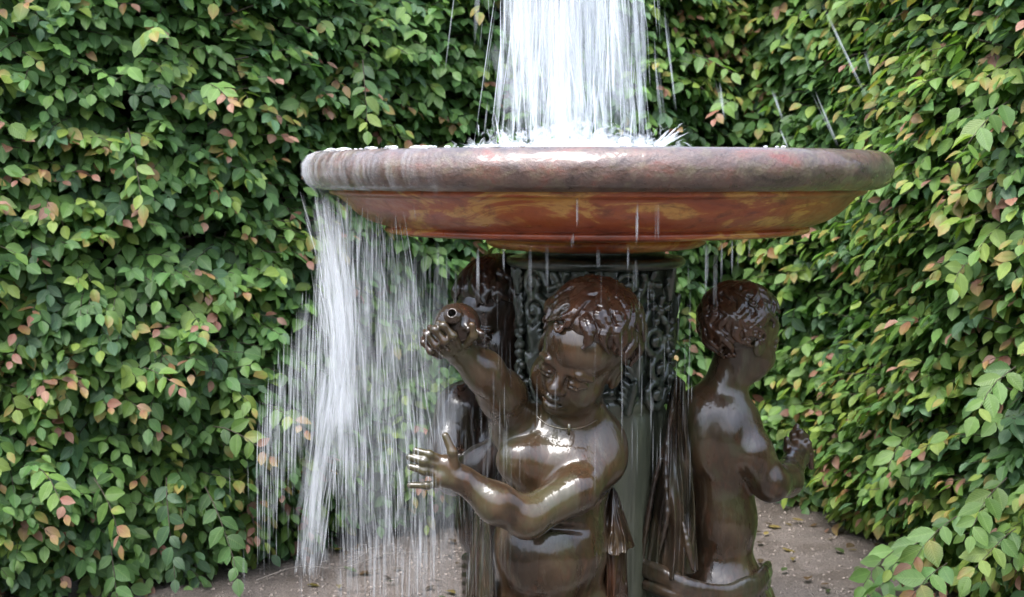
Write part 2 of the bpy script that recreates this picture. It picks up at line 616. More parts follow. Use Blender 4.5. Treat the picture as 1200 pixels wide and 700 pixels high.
def mat_plain(name, col, rough=0.7, var=0.35, scale=20, bmp=0.4):
    m, n, out = new_mat(name)
    p = n.nodes.new('ShaderNodeBsdfPrincipled')
    f = noise_tex(n, scale, 6, 0.65)
    lo = tuple(c * (1 - var) for c in col); hi = tuple(c * (1 + var) for c in col)
    L(n, ramp(n, f, [(0.3, lo), (0.7, hi)]), p.inputs['Base Color'])
    p.inputs['Roughness'].default_value = rough
    L(n, bump(n, f, bmp, 0.01), p.inputs['Normal'])
    L(n, p.outputs[0], out.inputs[0])
    return m


def mat_ground():
    m, n, out = new_mat('gravel_ground')
    p = n.nodes.new('ShaderNodeBsdfPrincipled')
    f1 = noise_tex(n, 2.2, 6, 0.6)
    c = ramp(n, f1, [(0.3, (0.17, 0.142, 0.125)), (0.5, (0.25, 0.210, 0.185)), (0.7, (0.32, 0.27, 0.24))])
    f2 = noise_tex(n, 130, 6, 0.75)
    c = mixc(n, ramp(n, f2, [(0.35, g(0.75)), (0.55, g(0))]), c, (0.055, 0.042, 0.032))
    c = mixc(n, ramp(n, f2, [(0.6, g(0)), (0.75, g(0.6))]), c, (0.42, 0.37, 0.32))
    # wet and muddy patches
    f3 = noise_tex(n, 3.5, 6, 0.7, (1, 1, 1), 0.6)
    wet = ramp(n, f3, [(0.46, g(0)), (0.60, g(1))])
    c = mixc(n, wet, c, mixc(n, 1.0, c, (0.72, 0.70, 0.68), 'MULTIPLY'))
    L(n, c, p.inputs['Base Color'])
    L(n, ramp(n, f3, [(0.46, g(0.8)), (0.62, g(0.42))]), p.inputs['Roughness'])
    f4 = noise_tex(n, 40, 6, 0.7)
    L(n, bump(n, f4, 0.8, 0.03, bump(n, f2, 1.0, 0.015)), p.inputs['Normal'])
    L(n, p.outputs[0], out.inputs[0])
    return m


M_BASIN, M_RIM, M_COL, M_CAP = mat_basin(), mat_rim(), mat_column(), mat_capital()
M_JET = mat_water_strands('jet_water_white', 1.0)
M_VEIL = mat_water_strands('veil_water_white', 1.0)
M_FOAM, M_WATER, M_LEAF = mat_foam(), mat_water(), mat_leaf()
M_TWIG = mat_plain('hedge_twig_bark', (0.055, 0.042, 0.03), 0.8)
M_CORE = mat_plain('hedge_dark_core', (0.022, 0.020, 0.014), 0.95)  # shade between the leaves put into a near-black core
M_GROUND = mat_ground()
M_STONE = mat_plain('plinth_stone', (0.16, 0.14, 0.12), 0.6)
M_PEBBLE = mat_plain('pebble_stone', (0.20, 0.168, 0.145), 0.8, 0.5, 60)

# ------------------------------------------------------------------ ground
gm = MB()
gm.add([(-300, -300, 0), (300, -300, 0), (300, 300, 0), (-300, 300, 0)], [(0, 1, 2, 3)])
ground = gm.build('ground', M_GROUND, None, False)
tag(ground, 'grey brown gravel ground around the fountain', 'ground', kind='structure')

# ------------------------------------------------------------------ hedges
def hedge_path(spec):
    """spec: (picture column, depth) pairs of the hedge foot -> world polyline"""
    return [np.array((CAM[0] + (px - 600) / F_PX * (Y - CAM[1]), Y)) for px, Y in spec]


LEAF_U = np.array([0, -0.62, 0, 0.62, -1.0, 0, 1.0, -0.80, 0, 0.80, -0.36, 0, 0.36, 0])
LEAF_V = np.array([0, 0.14, 0.12, 0.14, 0.40, 0.38, 0.40, 0.68, 0.66, 0.68, 0.87, 0.86, 0.87, 1.0])
LEAF_F = [(0, 2, 1), (0, 3, 2), (1, 2, 5), (1, 5, 4), (2, 3, 6), (2, 6, 5), (4, 5, 8), (4, 8, 7), (5, 6, 9), (5, 9, 8),
          (7, 8, 11), (7, 11, 10), (8, 9, 12), (8, 12, 11), (10, 11, 13), (11, 12, 13)]
LEAF_F = np.array(LEAF_F)


def nrm(v):
    return v / (np.linalg.norm(v) + 1e-9)


def leaves_mesh(name, leaves, parent):
    """leaves: origin, direction, normal, length, width ratio, fold, droop, colour base, colour tip"""
    n = len(leaves)
    o = np.array([l[0] for l in leaves]); d = np.array([l[1] for l in leaves]); nn = np.array([l[2] for l in leaves])
    d /= np.linalg.norm(d, axis=1)[:, None]
    s = np.cross(d, nn); s /= np.linalg.norm(s, axis=1)[:, None] + 1e-9
    nn = np.cross(s, d)
    ln = np.array([l[3] for l in leaves])[:, None]
    wd = np.array([l[4] for l in leaves])[:, None] * ln * 0.5
    fold = np.array([l[5] for l in leaves])[:, None]
    drp = np.array([l[6] for l in leaves])[:, None]
    U, V = LEAF_U[None, :], LEAF_V[None, :]
    wav = rng.normal(0, 0.045, (n, len(LEAF_U))) * np.abs(U) * wd
    x = U * wd * (1 - 0.25 * fold ** 2)
    hgt = np.abs(U) * wd * fold - drp * ln * V ** 2 + wav
    y = V * ln * (1 - 0.25 * np.abs(drp))
    pos = o[:, None, :] + d[:, None, :] * y[..., None] + s[:, None, :] * x[..., None] + nn[:, None, :] * hgt[..., None]
    m = len(LEAF_U)
    faces = (LEAF_F[None] + (np.arange(n) * m)[:, None, None]).reshape(-1, 3)
    ob = link_mesh(name, pos.reshape(-1, 3), faces, M_LEAF, parent)
    me = ob.data
    c0 = np.array([l[7] for l in leaves]); c1 = np.array([l[8] for l in leaves])
    t = np.clip(V + 0.3 * np.abs(U), 0, 1)[..., None]
    col = c0[:, None, :] * (1 - t) + c1[:, None, :] * t
    col = np.concatenate([col, np.ones((n, m, 1))], 2).astype(np.float32)
    a = me.attributes.new('leaf_colour', 'FLOAT_COLOR', 'POINT'); a.data.foreach_set('color', col.ravel())
    a = me.attributes.new('leaf_coord', 'FLOAT_VECTOR', 'POINT')
    uv = np.zeros((n, m, 3), np.float32); uv[..., 0] = U; uv[..., 1] = V
    a.data.foreach_set('vector', uv.ravel())
    return ob


def greens(r):
    k = r.random()
    if k < 0.55: c = np.array((0.076, 0.160, 0.048))
    elif k < 0.85: c = np.array((0.115, 0.215, 0.055))
    else: c = np.array((0.070, 0.140, 0.068))
    return c * r.uniform(0.75, 1.3)


YEL = np.array((0.25, 0.33, 0.06)); LIME = np.array((0.14, 0.245, 0.05))
RED = np.array((0.26, 0.090, 0.068)); PINK = np.array((0.34, 0.185, 0.135)); ORA = np.array((0.34, 0.24, 0.080))


def grow_hedge(path, top, label, name, red, lime, size, n_shoot, seed, extra, added_tail):
    r = random.Random(seed)
    added_tail = [np.array(q, float) for q in added_tail]  # added run of hedge, curled behind the camera to block low sky
    path = added_tail + list(path)
    n_tail = 600
    seg = [np.linalg.norm(path[i + 1] - path[i]) for i in range(len(path) - 1)]
    tot = sum(seg)
    cut = sum(seg[:len(added_tail)])
    centre = np.array((-0.1, -1.2))

    def face(s):
        for i, l in enumerate(seg):
            if s <= l or i == len(seg) - 1:
                p = path[i] + (path[i + 1] - path[i]) * (s / l)
                t = (path[i + 1] - path[i]) / l
                q = np.array((-t[1], t[0]))
                if (centre - p) @ q < 0: q = -q
                return p, t, q
            s -= l
    root = thing(name, (*face(cut + (tot - cut) / 2)[0], 0), label, 'hedge')
    leaves, tw = [], MB()

    def shoot(o, dirn, out, tang, n, ln, kind, sz, depth):
        pts = [o]
        d = nrm(dirn)
        step = ln / n
        p = o.copy()
        sgn = r.choice((-1, 1))
        nbase = nrm(0.58 * out + np.array((0, 0, 0.80)) + np.array([r.gauss(0, .22) for _ in range(3)]))
        base = greens(r)
        for i in range(n):
            d = nrm(d + np.array((0, 0, -0.085)) + np.array([r.gauss(0, .05) for _ in range(3)]))
            p = p + d * step
            pts.append(p)
            sgn = -sgn
            side = nrm(np.cross(d, nbase)) * sgn
            u = (i + 1) / n
            if i == n - 1: ld = d * 1.0 + np.array((0, 0, -.35))
            else: ld = side * r.uniform(.6, 1.0) + d * r.uniform(.3, .75) + np.array((0, 0, -r.uniform(.1, .7)))
            nn = nrm(nbase + out * r.uniform(-.1, .5) + np.array([r.gauss(0, .28) for _ in range(3)]))
            l = sz * (0.72 + 0.5 * math.sin(math.pi * min(1, 0.25 + 0.75 * u) * 0.9)) * r.uniform(.78, 1.2)
            c = base * r.uniform(.8, 1.25)
            c1 = c * r.uniform(.85, 1.15)
            if kind == 'red':
                if u > 0.72:
                    c = (RED if r.random() < .5 else PINK) * r.uniform(.7, 1.15); c1 = (PINK if r.random() < .5 else ORA) * r.uniform(.7, 1.1)
                    l *= 0.85
                elif u > 0.5:
                    c = (ORA * .6 + LIME * .4) * r.uniform(.7, 1.1) if r.random() < .45 else LIME * r.uniform(.7, 1.1); c1 = LIME * r.uniform(.7, 1.1)
                elif u > 0.3: c = c * .5 + LIME * .5; c1 = c
            elif kind == 'lime':
                k = min(1, u * 1.1)
                c = c * (1 - k * .8) + (YEL if r.random() < .45 else LIME) * k * .8; c1 = c * r.uniform(.85, 1.15)
                if u > .8 and r.random() < .3: c1 = ORA * r.uniform(.7, 1)
            leaves.append((p, ld, nn, l, r.uniform(.54, .68), r.uniform(.05, .45), r.uniform(-.05, .3), c, c1))
        tw.tube(pts[::2] if len(pts) > 4 else pts, list(np.linspace(.0022, .0009, len(pts[::2] if len(pts) > 4 else pts))), 4, False)

    for k in range(n_shoot + n_tail):
        # unseen run added behind the viewer to darken bronze reflections, leafed more coarsely
        far = k >= n_shoot
        s = r.uniform(0, cut) if far else r.uniform(cut, tot)
        z = r.uniform(0.10, top) if r.random() > .08 else r.uniform(.04, .4)
        if far: z *= .60  # added run kept low so sky still reflects above it
        p, t, q = face(s)
        bulge = 0.10 * mnoise.noise(Vector((p[0] * 1.6 + seed, p[1] * 1.6, z * 1.9))) + 0.07 * mnoise.noise(Vector((p[0] * 4.5, p[1] * 4.5 + seed, z * 5)))
        dens = mnoise.noise(Vector((p[0] * 4.0 + 9, p[1] * 4.0, z * 4.5 + seed)))
        lay = r.random()
        depth = 0.0 if lay < .62 else (r.uniform(.05, .14) if lay < .88 else r.uniform(.14, .3))
        if depth == 0 and dens < -0.5: continue
        under = 0.12 * max(0, 0.35 - z) / 0.35
        o2 = p + q * (bulge - depth - 0.14 - under)
        o = np.array((o2[0], o2[1], z))
        out = np.array((q[0], q[1], 0)); tg = np.array((t[0], t[1], 0))
        kind = 'green'
        if depth == 0:
            kk = r.random()
            pat = max(.15, 1.0 + 2.6 * mnoise.noise(Vector((p[0] * 2.4, p[1] * 2.4 + 5, z * 2.8))))
            if kk < red * pat: kind = 'red'
            elif kk < (red + lime) * pat: kind = 'lime'
        dirn = out * r.uniform(.45, 1.0) + tg * r.gauss(0, .65) + np.array((0, 0, r.uniform(-.15, .55)))
        n = r.randint(5, 9)
        ln = r.uniform(.15, .26) * (1.15 if kind != 'green' else 1)
        shoot(o, dirn, out, tg, n, ln * (1.7 if far else 1), kind, size * (2.0 if far else 1), depth)
    # long whippy shoots that break the surface
    for (px, py, Y, dx, dz, n, ln, kind) in extra:
        o = P(px, py, Y)
        p, t, q = face(cut + (tot - cut) / 2)
        shoot(o, np.array((dx, -.55, dz)), np.array((0, -1.0, 0)), np.array((1.0, 0, 0)), n, ln, kind, size, 0)
    fol = leaves_mesh('foliage', leaves, root)
    # upright stems and the woody middle of the hedge
    for i in range(int(tot / .28)):
        p, t, q = face(min(tot, i * .28 + r.uniform(0, .15)))
        c = p - q * r.uniform(.26, .4)
        pts = [np.array((c[0] + r.gauss(0, .02), c[1] + r.gauss(0, .02), z)) for z in np.linspace(0.0, top, 9)]
        tw.tube(pts, list(np.linspace(.022, .006, 9)), 6)
        for _ in range(14):
            z = r.uniform(.1, top)
            e = np.array((c[0], c[1], z))
            f = e + np.array((q[0], q[1], 0)) * r.uniform(.1, .3) + np.array((t[0], t[1], 0)) * r.gauss(0, .15) + np.array((0, 0, r.uniform(0, .15)))
            tw.tube([e, (e + f) / 2 + np.array((0, 0, -.01)), f], [.006, .004, .002], 4)
    br = tw.build('branches', M_TWIG, root)
    # rough dark slab for the twig mass, added to stop light and darken gaps
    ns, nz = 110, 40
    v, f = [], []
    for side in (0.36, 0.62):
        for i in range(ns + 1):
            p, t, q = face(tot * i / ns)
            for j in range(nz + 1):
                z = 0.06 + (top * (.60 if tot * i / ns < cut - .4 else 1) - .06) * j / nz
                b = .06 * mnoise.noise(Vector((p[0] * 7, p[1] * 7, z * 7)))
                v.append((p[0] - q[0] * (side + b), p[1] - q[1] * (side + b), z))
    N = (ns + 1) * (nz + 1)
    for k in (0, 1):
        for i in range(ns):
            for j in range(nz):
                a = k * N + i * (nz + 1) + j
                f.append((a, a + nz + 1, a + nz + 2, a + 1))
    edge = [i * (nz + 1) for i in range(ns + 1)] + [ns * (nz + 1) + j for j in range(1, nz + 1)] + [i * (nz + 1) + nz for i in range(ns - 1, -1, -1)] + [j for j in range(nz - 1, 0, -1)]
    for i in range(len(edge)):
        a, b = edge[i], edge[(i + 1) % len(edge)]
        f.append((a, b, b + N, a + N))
    link_mesh('dark_core', v, f, M_CORE, root, False)
    return root


PATH_A = hedge_path([(-260, 0.55), (0, 0.95), (200, 1.15), (330, 1.42), (420, 1.78), (620, 2.1), (800, 2.42), (930, 2.95)])
PATH_B = hedge_path([(760, 3.3), (830, 2.72), (900, 2.45), (980, 2.15), (1040, 1.70), (1085, 1.2), (1170, 0.85), (1420, 0.35)])[::-1]
ex_a = [(160, 60, 1.1, .3, .3, 9, .3, 'lime'), (150, 150, 1.1, .3, -.5, 9, .3, 'lime'), (425, 70, 1.6, .1, -.5, 9, .3, 'lime'),
        (195, 560, 1.1, .15, -.5, 10, .34, 'green'), (240, 570, 1.15, .5, -.4, 10, .36, 'green'), (130, 640, 1.05, .2, -.5, 8, .3, 'green'),
        (40, 545, .9, .5, .0, 9, .3, 'red'), (250, 500, 1.15, .6, .1, 9, .3, 'red'), (110, 560, 1.0, .3, -.2, 9, .28, 'red'),
        (160, 430, 1.1, .4, .1, 9, .28, 'red'), (240, 100, 1.2, .3, .1, 8, .25, 'red'), (300, 470, 1.3, .5, 0, 9, .3, 'red')]
ex_b = [(1180, 560, .75, -.5, -.1, 9, .3, 'lime'), (1130, 600, .9, -.6, -.1, 9, .32, 'red'), (1190, 620, .7, -.5, 0, 9, .3, 'lime'),
        (1080, 500, 1.4, -.5, 0, 9, .3, 'lime'), (860, 120, 2.3, -.3, .1, 8, .28, 'red'), (1180, 120, .8, -.5, -.1, 9, .3, 'lime'),
        (1150, 300, .9, -.5, .1, 9, .3, 'lime'), (1190, 430, .7, -.5, 0, 9, .3, 'lime'), (800, 60, 2.4, .3, -.1, 8, .3, 'lime'),
        (1075, 655, 1.0, -.6, .0, 8, .26, 'green'), (1095, 680, .85, -.7, .05, 8, .26, 'lime'), (1060, 640, 1.15, -.6, .0, 8, .26, 'green'), (1110, 660, .8, -.6, -.1, 8, .26, 'red'), (1085, 630, 1.1, -.5, .1, 8, .26, 'lime')]
grow_hedge(PATH_A, 2.55, 'dense dark green hornbeam hedge with reddish shoot tips behind the curtain of falling water', 'hornbeam_hedge', .085, .17, .057, 8600, 11, ex_a, [(-.1, -6.4), (-1.6, -6.2), (-2.9, -5.0), (-3.2, -3.0), (-3.1, -1.0)])  # last list: unseen run added behind the camera, left, for dark reflections
grow_hedge(PATH_B, 2.55, 'paler yellow green hornbeam hedge curving forward beside the statue seen from behind', 'hornbeam_hedge', .07, .40, .065, 6800, 23, ex_b, [(.3, -6.4), (1.5, -6.2), (2.7, -5.0), (3.0, -3.0), (2.9, -1.0)][::1])  # last list: matching unseen run added on the right, for dark reflections

# leaves dropped on the gravel
rf = random.Random(77)
fl = []
for i in range(80):
    px, Y = rf.choice(((rf.uniform(330, 560), rf.uniform(.7, 1.75)), (rf.uniform(880, 1060), rf.uniform(.4, 2.1))))
    x = CAM[0] + (px - 600) / F_PX * (Y - CAM[1])
    a = rf.uniform(0, 6.28)
    c = rf.choice((np.array((.10, .055, .025)), np.array((.07, .045, .025)), np.array((.20, .15, .05)), np.array((.06, .09, .03)))) * rf.uniform(.6, 1.2)
    fl.append((np.array((x, Y, rf.uniform(.006, .016))), np.array((math.cos(a), math.sin(a), rf.gauss(0, .12))), np.array((rf.gauss(0, .2), rf.gauss(0, .2), 1.0)), rf.uniform(.03, .055), rf.uniform(.5, .65), rf.uniform(0, .5), rf.uniform(-.3, .3), c, c))
tag(leaves_mesh('fallen_leaves', fl, None), 'small brown and green leaves dropped on the gravel', 'leaves', kind='stuff')
# ------------------------------------------------------------------ fountain
fountain = thing('fountain', (0, 0, 0), 'wide rust red fountain basin on a dark carved column', 'fountain')
rim_prof = smooth_prof([(0.592, 1.372), (0.602, 1.398), (0.622, 1.412), (0.648, 1.419), (0.672, 1.411), (0.686, 1.390), (0.6865, 1.366), (0.677, 1.346), (0.660, 1.335), (0.642, 1.331), (0.628, 1.334)], 6)
bowl_prof = smooth_prof([(0.630, 1.345), (0.632, 1.329), (0.626, 1.321), (0.610, 1.316), (0.592, 1.300), (0.572, 1.280), (0.545, 1.262), (0.512, 1.250), (0.499, 1.2475)], 6) + \
    smooth_prof([(0.4985, 1.246), (0.503, 1.241), (0.502, 1.234), (0.494, 1.230), (0.482, 1.2285)], 4) + \
    smooth_prof([(0.478, 1.228), (0.40, 1.224), (0.30, 1.218), (0.255, 1.214)], 5)


def dent(r, z, w):
    return 0.0022 * mnoise.noise(Vector((math.cos(w) * 4, math.sin(w) * 4, z * 14))) + 0.0012 * mnoise.noise(Vector((math.cos(w) * 17, math.sin(w) * 17, z * 40)))


m = MB(); m.lathe(bowl_prof[::-1], 200, wob=dent)
inner = smooth_prof([(0.606, 1.36), (0.56, 1.335), (0.45, 1.30), (0.25, 1.27), (0.02, 1.26)], 5)
m.lathe([(0.630, 1.345), (0.606, 1.36)] + inner[1:], 160)
basin = m.build('basin', M_BASIN, fountain)
m = MB(); m.lathe(rim_prof[::-1], 220, wob=dent)
m.lathe([(0.628, 1.334), (0.592, 1.372)][::-1], 220)
m.build('rim', M_RIM, basin)
m = MB()
m.lathe(smooth_prof([(0.26, 1.2175), (0.262, 1.206), (0.250, 1.197), (0.232, 1.192), (0.19, 1.188), (0.15, 1.184)], 4)[::-1], 120, wob=dent)
m.build('basin_foot', M_BASIN, fountain)
m = MB()
m.lathe(smooth_prof([(0.165, 1.19), (0.17, 1.176), (0.205, 1.172), (0.214, 1.165), (0.214, 1.155), (0.205, 1.148), (0.19, 1.145)], 4)[::-1], 120)
m.build('collar', M_CAP, fountain)

# carved capital: leaf scrolls, rosettes and pearls standing proud of a drum
F = Field((-.26, -.26, .80), (.26, .26, 1.17), .004)
F.cap((0, 0, .80), (0, 0, 1.14), .165, .175, .01)
rr = random.Random(5)


def on_drum(a, z, r=.185):
    return np.array((r * math.cos(a), r * math.sin(a), z))


for ring, (z0, cnt) in enumerate(((1.115, 15), (1.05, 14), (.985, 15), (.92, 14), (.86, 16))):
    for i in range(cnt):
        a = 2 * math.pi * (i + .5 * (ring % 2)) / cnt + rr.uniform(-.05, .05)
        kind = (i + ring) % 3
        if kind == 0:        # scroll
            sg = rr.choice((-1, 1))
            pts = []
            for t in np.linspace(0, 1, 15):
                w = sg * t * 4.2 * math.pi / 1.4 + rr.uniform(-.02, .02)
                q = .040 * (1 - .82 * t)
                pts.append(on_drum(a + q * math.cos(w) / .18, z0 + q * math.sin(w), .183 + .006 * t))
            F.chain(pts, list(np.linspace(.0095, .006, 15)), .004)
            F.ell(on_drum(a, z0, .19), (.010,) * 3, None, .004)
        elif kind == 1:      # rosette
            w0 = rr.random() * 6
            for j in range(5):
                w = 2 * math.pi * j / 5 + w0
                F.cap(on_drum(a + .010 * math.cos(w) / .18, z0 + .010 * math.sin(w), .182), on_drum(a + .029 * math.cos(w) / .18, z0 + .029 * math.sin(w), .186), .006, .0105, .004)
            F.ell(on_drum(a, z0, .188), (.008,) * 3, None, .004)
        else:                # leaf
            b = on_drum(a, z0 - .036, .182); t = on_drum(a + rr.uniform(-.1, .1), z0 + .030, .20)
            F.cap(b, t, .013, .007, .006)
            for j in range(4):
                u = .15 + .2 * j
                for sg in (-1, 1):
                    q = b * (1 - u) + t * u
                    F.cap(q, on_drum(a + sg * .15 * (1 - .5 * u), z0 - .04 + .075 * u + .022, .186), .0085, .0045, .004)
V, Q = F.mesh(1)
link_mesh('capital', V, Q, M_CAP, fountain)

m = MB()
prof = [(0.150, .86), (.172, .845), (.176, .83), (.166, .815)] + [(.163 + .010 * (1 - k / 12), .80 - .62 * k / 12) for k in range(13)] + [(.185, .175), (.20, .16), (.20, .12), (.215, .10)]


def flute(r, z, w):
    if z > .8 or z < .18: return 0
    return -0.010 * max(0.0, math.sin(w * 10 + 1.1)) ** 0.5 + .002 * mnoise.noise(Vector((math.cos(w) * 8, math.sin(w) * 8, z * 6)))


m.lathe(prof[::-1], 240, wob=flute)
m.build('column', M_COL, fountain)
m = MB()
m.lathe(smooth_prof([(.02, .10), (.60, .10), (.62, .095), (.63, .08), (.63, .06), (.66, .045), (.67, .03), (.67, -.02)], 3)[::-1], 120)
m.build('plinth', M_STONE, fountain)
m = MB()
m.lathe([(.012, 1.44), (.022, 1.44), (.028, 1.40), (.03, 1.25)][::-1], 20, (-.06, 0))
m.build('nozzle', M_CAP, fountain)
# water lying in the basin
m = MB()
vs, fs = [], []
nr, na = 30, 120
for i in range(nr + 1):
    r_ = .60 * i / nr
    for k in range(na):
        w = 2 * math.pi * k / na
        x, y = r_ * math.cos(w), r_ * math.sin(w)
        z = 1.398 + .006 * mnoise.noise(Vector((x * 14, y * 14, 1))) * (1.6 - r_)
        vs.append((x, y, z))
for i in range(nr):
    for k in range(na):
        fs.append((i * na + k, (i + 1) * na + k, (i + 1) * na + (k + 1) % na, i * na + (k + 1) % na))
m.add(vs, fs)
tag(m.build('water', M_WATER), 'churned pool of water filling the red basin', 'water', kind='structure')
# loose gravel on the ground round the fountain
rg = np.random.default_rng(4)
npb = 16000
oct_v = np.array([(1, 0, 0), (-1, 0, 0), (0, 1, 0), (0, -1, 0), (0, 0, 1), (0, 0, -1)], float)
oct_f = np.array([(0, 2, 4), (2, 1, 4), (1, 3, 4), (3, 0, 4), (2, 0, 5), (1, 2, 5), (3, 1, 5), (0, 3, 5)])
pos = np.stack([rg.uniform(-2.1, 1.9, npb), rg.uniform(.2, 2.7, npb), np.zeros(npb)], 1)
sz = .0025 + .008 * rg.random(npb) ** 4
th = rg.uniform(0, 6.28, npb)
vv = oct_v[None] * (sz[:, None, None] * rg.uniform(.6, 1.4, (npb, 6, 1)) * np.array((1.2, .9, .6)))
vx = vv[..., 0] * np.cos(th)[:, None] - vv[..., 1] * np.sin(th)[:, None]
vy = vv[..., 0] * np.sin(th)[:, None] + vv[..., 1] * np.cos(th)[:, None]
vv = np.stack([vx, vy, vv[..., 2] + .001], 2) + pos[:, None, :]
tag(link_mesh('gravel', vv.reshape(-1, 3), (oct_f[None] + 6 * np.arange(npb)[:, None, None]).reshape(-1, 3), M_PEBBLE), 'loose pale gravel strewn over the ground', 'gravel', kind='stuff')
# bare twig lying on the gravel
m = MB()
tp = [P(300, 668, 1.25), P(350, 655, 1.35), P(400, 650, 1.4), P(450, 640, 1.5), P(500, 622, 1.6)]
for i, q in enumerate(tp): q[2] = .012 + .02 * (i % 2)
m.tube([a[:3] for a in smooth_prof(tp, 4)], .0022, 6)
m.tube([tp[2], tp[2] + np.array((.10, .08, .05)), tp[2] + np.array((.2, .06, .07))], [.0016, .0012, .0006], 5)
tag(m.build('twig', M_STONE), 'thin bare twig lying on the gravel under the falling water', 'twig')
# ------------------------------------------------------------------ the three child statues
def rot(roll, yaw, pitch):
    a, b, c = RAD(pitch), RAD(yaw), RAD(roll)
    Rx = np.array([[1, 0, 0], [0, math.cos(a), -math.sin(a)], [0, math.sin(a), math.cos(a)]])
    Rz = np.array([[math.cos(b), -math.sin(b), 0], [math.sin(b), math.cos(b), 0], [0, 0, 1]])
    Ry = np.array([[math.cos(c), 0, math.sin(c)], [0, 1, 0], [-math.sin(c), 0, math.cos(c)]])
    return Ry @ Rz @ Rx


def head(F, c, R, H):
    w = lambda x, y, z: c + R @ (np.array((x, y, z)) * H)
    E = lambda p, r, k, sub=False: F.ell(w(*p), np.array(r) * H, R, k * H, sub)
    C = lambda a, b, ra, rb, k, sub=False: F.cap(w(*a), w(*b), ra * H, rb * H, k * H, sub)
    E((0, .08, .13), (.345, .405, .365), .02)                 # skull
    E((0, -.10, -.17), (.285, .27, .30), .10)                 # face
    for s in (-1, 1):
        E((s * .150, -.215, -.215), (.125, .122, .13), .08)   # chubby cheek
        E((s * .105, -.14, -.345), (.13, .14, .11), .08)        # jowl
    E((0, -.265, -.420), (.090, .075, .062), .05)             # chin
    E((0, -.21, .12), (.25, .155, .18), .08)                  # forehead
    for s in (-1, 1):
        E((s * .130, -.385, -.060), (.095, .060, .050), .05, True)    # eye socket
        C((s * .050, -.345, .000), (s * .14, -.348, .018), .018, .018, .05)   # soft brow
        C((s * .14, -.348, .018), (s * .23, -.285, -.012), .018, .014, .05)
        E((s * .130, -.298, -.070), (.078, .060, .058), .014)         # eyeball under a lowered lid
        for (z, dz, r_) in ((-.075, .0, .010), (-.100, -.022, .010), (-.020, .012, .010)):   # lid edge, lower lid, upper fold
            pts = [(s * .056, -.325, -.075), (s * .095, -.356, z + dz * .6), (s * .155, -.352, z + dz * .6), (s * .212, -.296, -.072)]
            for i in range(3):
                C(pts[i], pts[i + 1], r_, r_, .010)
    C((0, -.330, -.02), (0, -.395, -.130), .030, .040, .045)  # nose
    E((0, -.415, -.160), (.056, .050, .046), .03)
    for s in (-1, 1):
        E((s * .052, -.375, -.172), (.036, .042, .034), .02)
        E((s * .027, -.425, -.200), (.014, .024, .013), .012, True)
        C((s * .018, -.355, -.215), (s * .012, -.365, -.250), .008, .008, .02)
    E((0, -.325, -.290), (.105, .062, .078), .05)             # muzzle
    up = [(-.085, -.325, -.292), (-.040, -.382, -.262), (0, -.392, -.268), (.040, -.382, -.262), (.085, -.325, -.292)]
    lo = [(-.070, -.330, -.312), (-.035, -.376, -.338), (0, -.384, -.343), (.035, -.376, -.338), (.070, -.330, -.312)]
    for i in range(4):
        C(up[i], up[i + 1], .018, .024, .012)
    for i in range(4):
        C(lo[i], lo[i + 1], .020, .027, .012)
    for a, b in (((-.080, -.345, -.302), (-.035, -.41, -.300)), ((-.035, -.41, -.300), (.035, -.41, -.300)), ((.035, -.41, -.300), (.080, -.345, -.302))):
        C(a, b, .013, .013, .010, True)
    E((0, -.360, -.378), (.055, .028, .016), .03, True)
    for s in (-1, 1):                                         # ear
        E((s * .325, .02, -.09), (.045, .075, .115), .03)
        E((s * .365, -.005, -.08), (.022, .04, .07), .02, True)


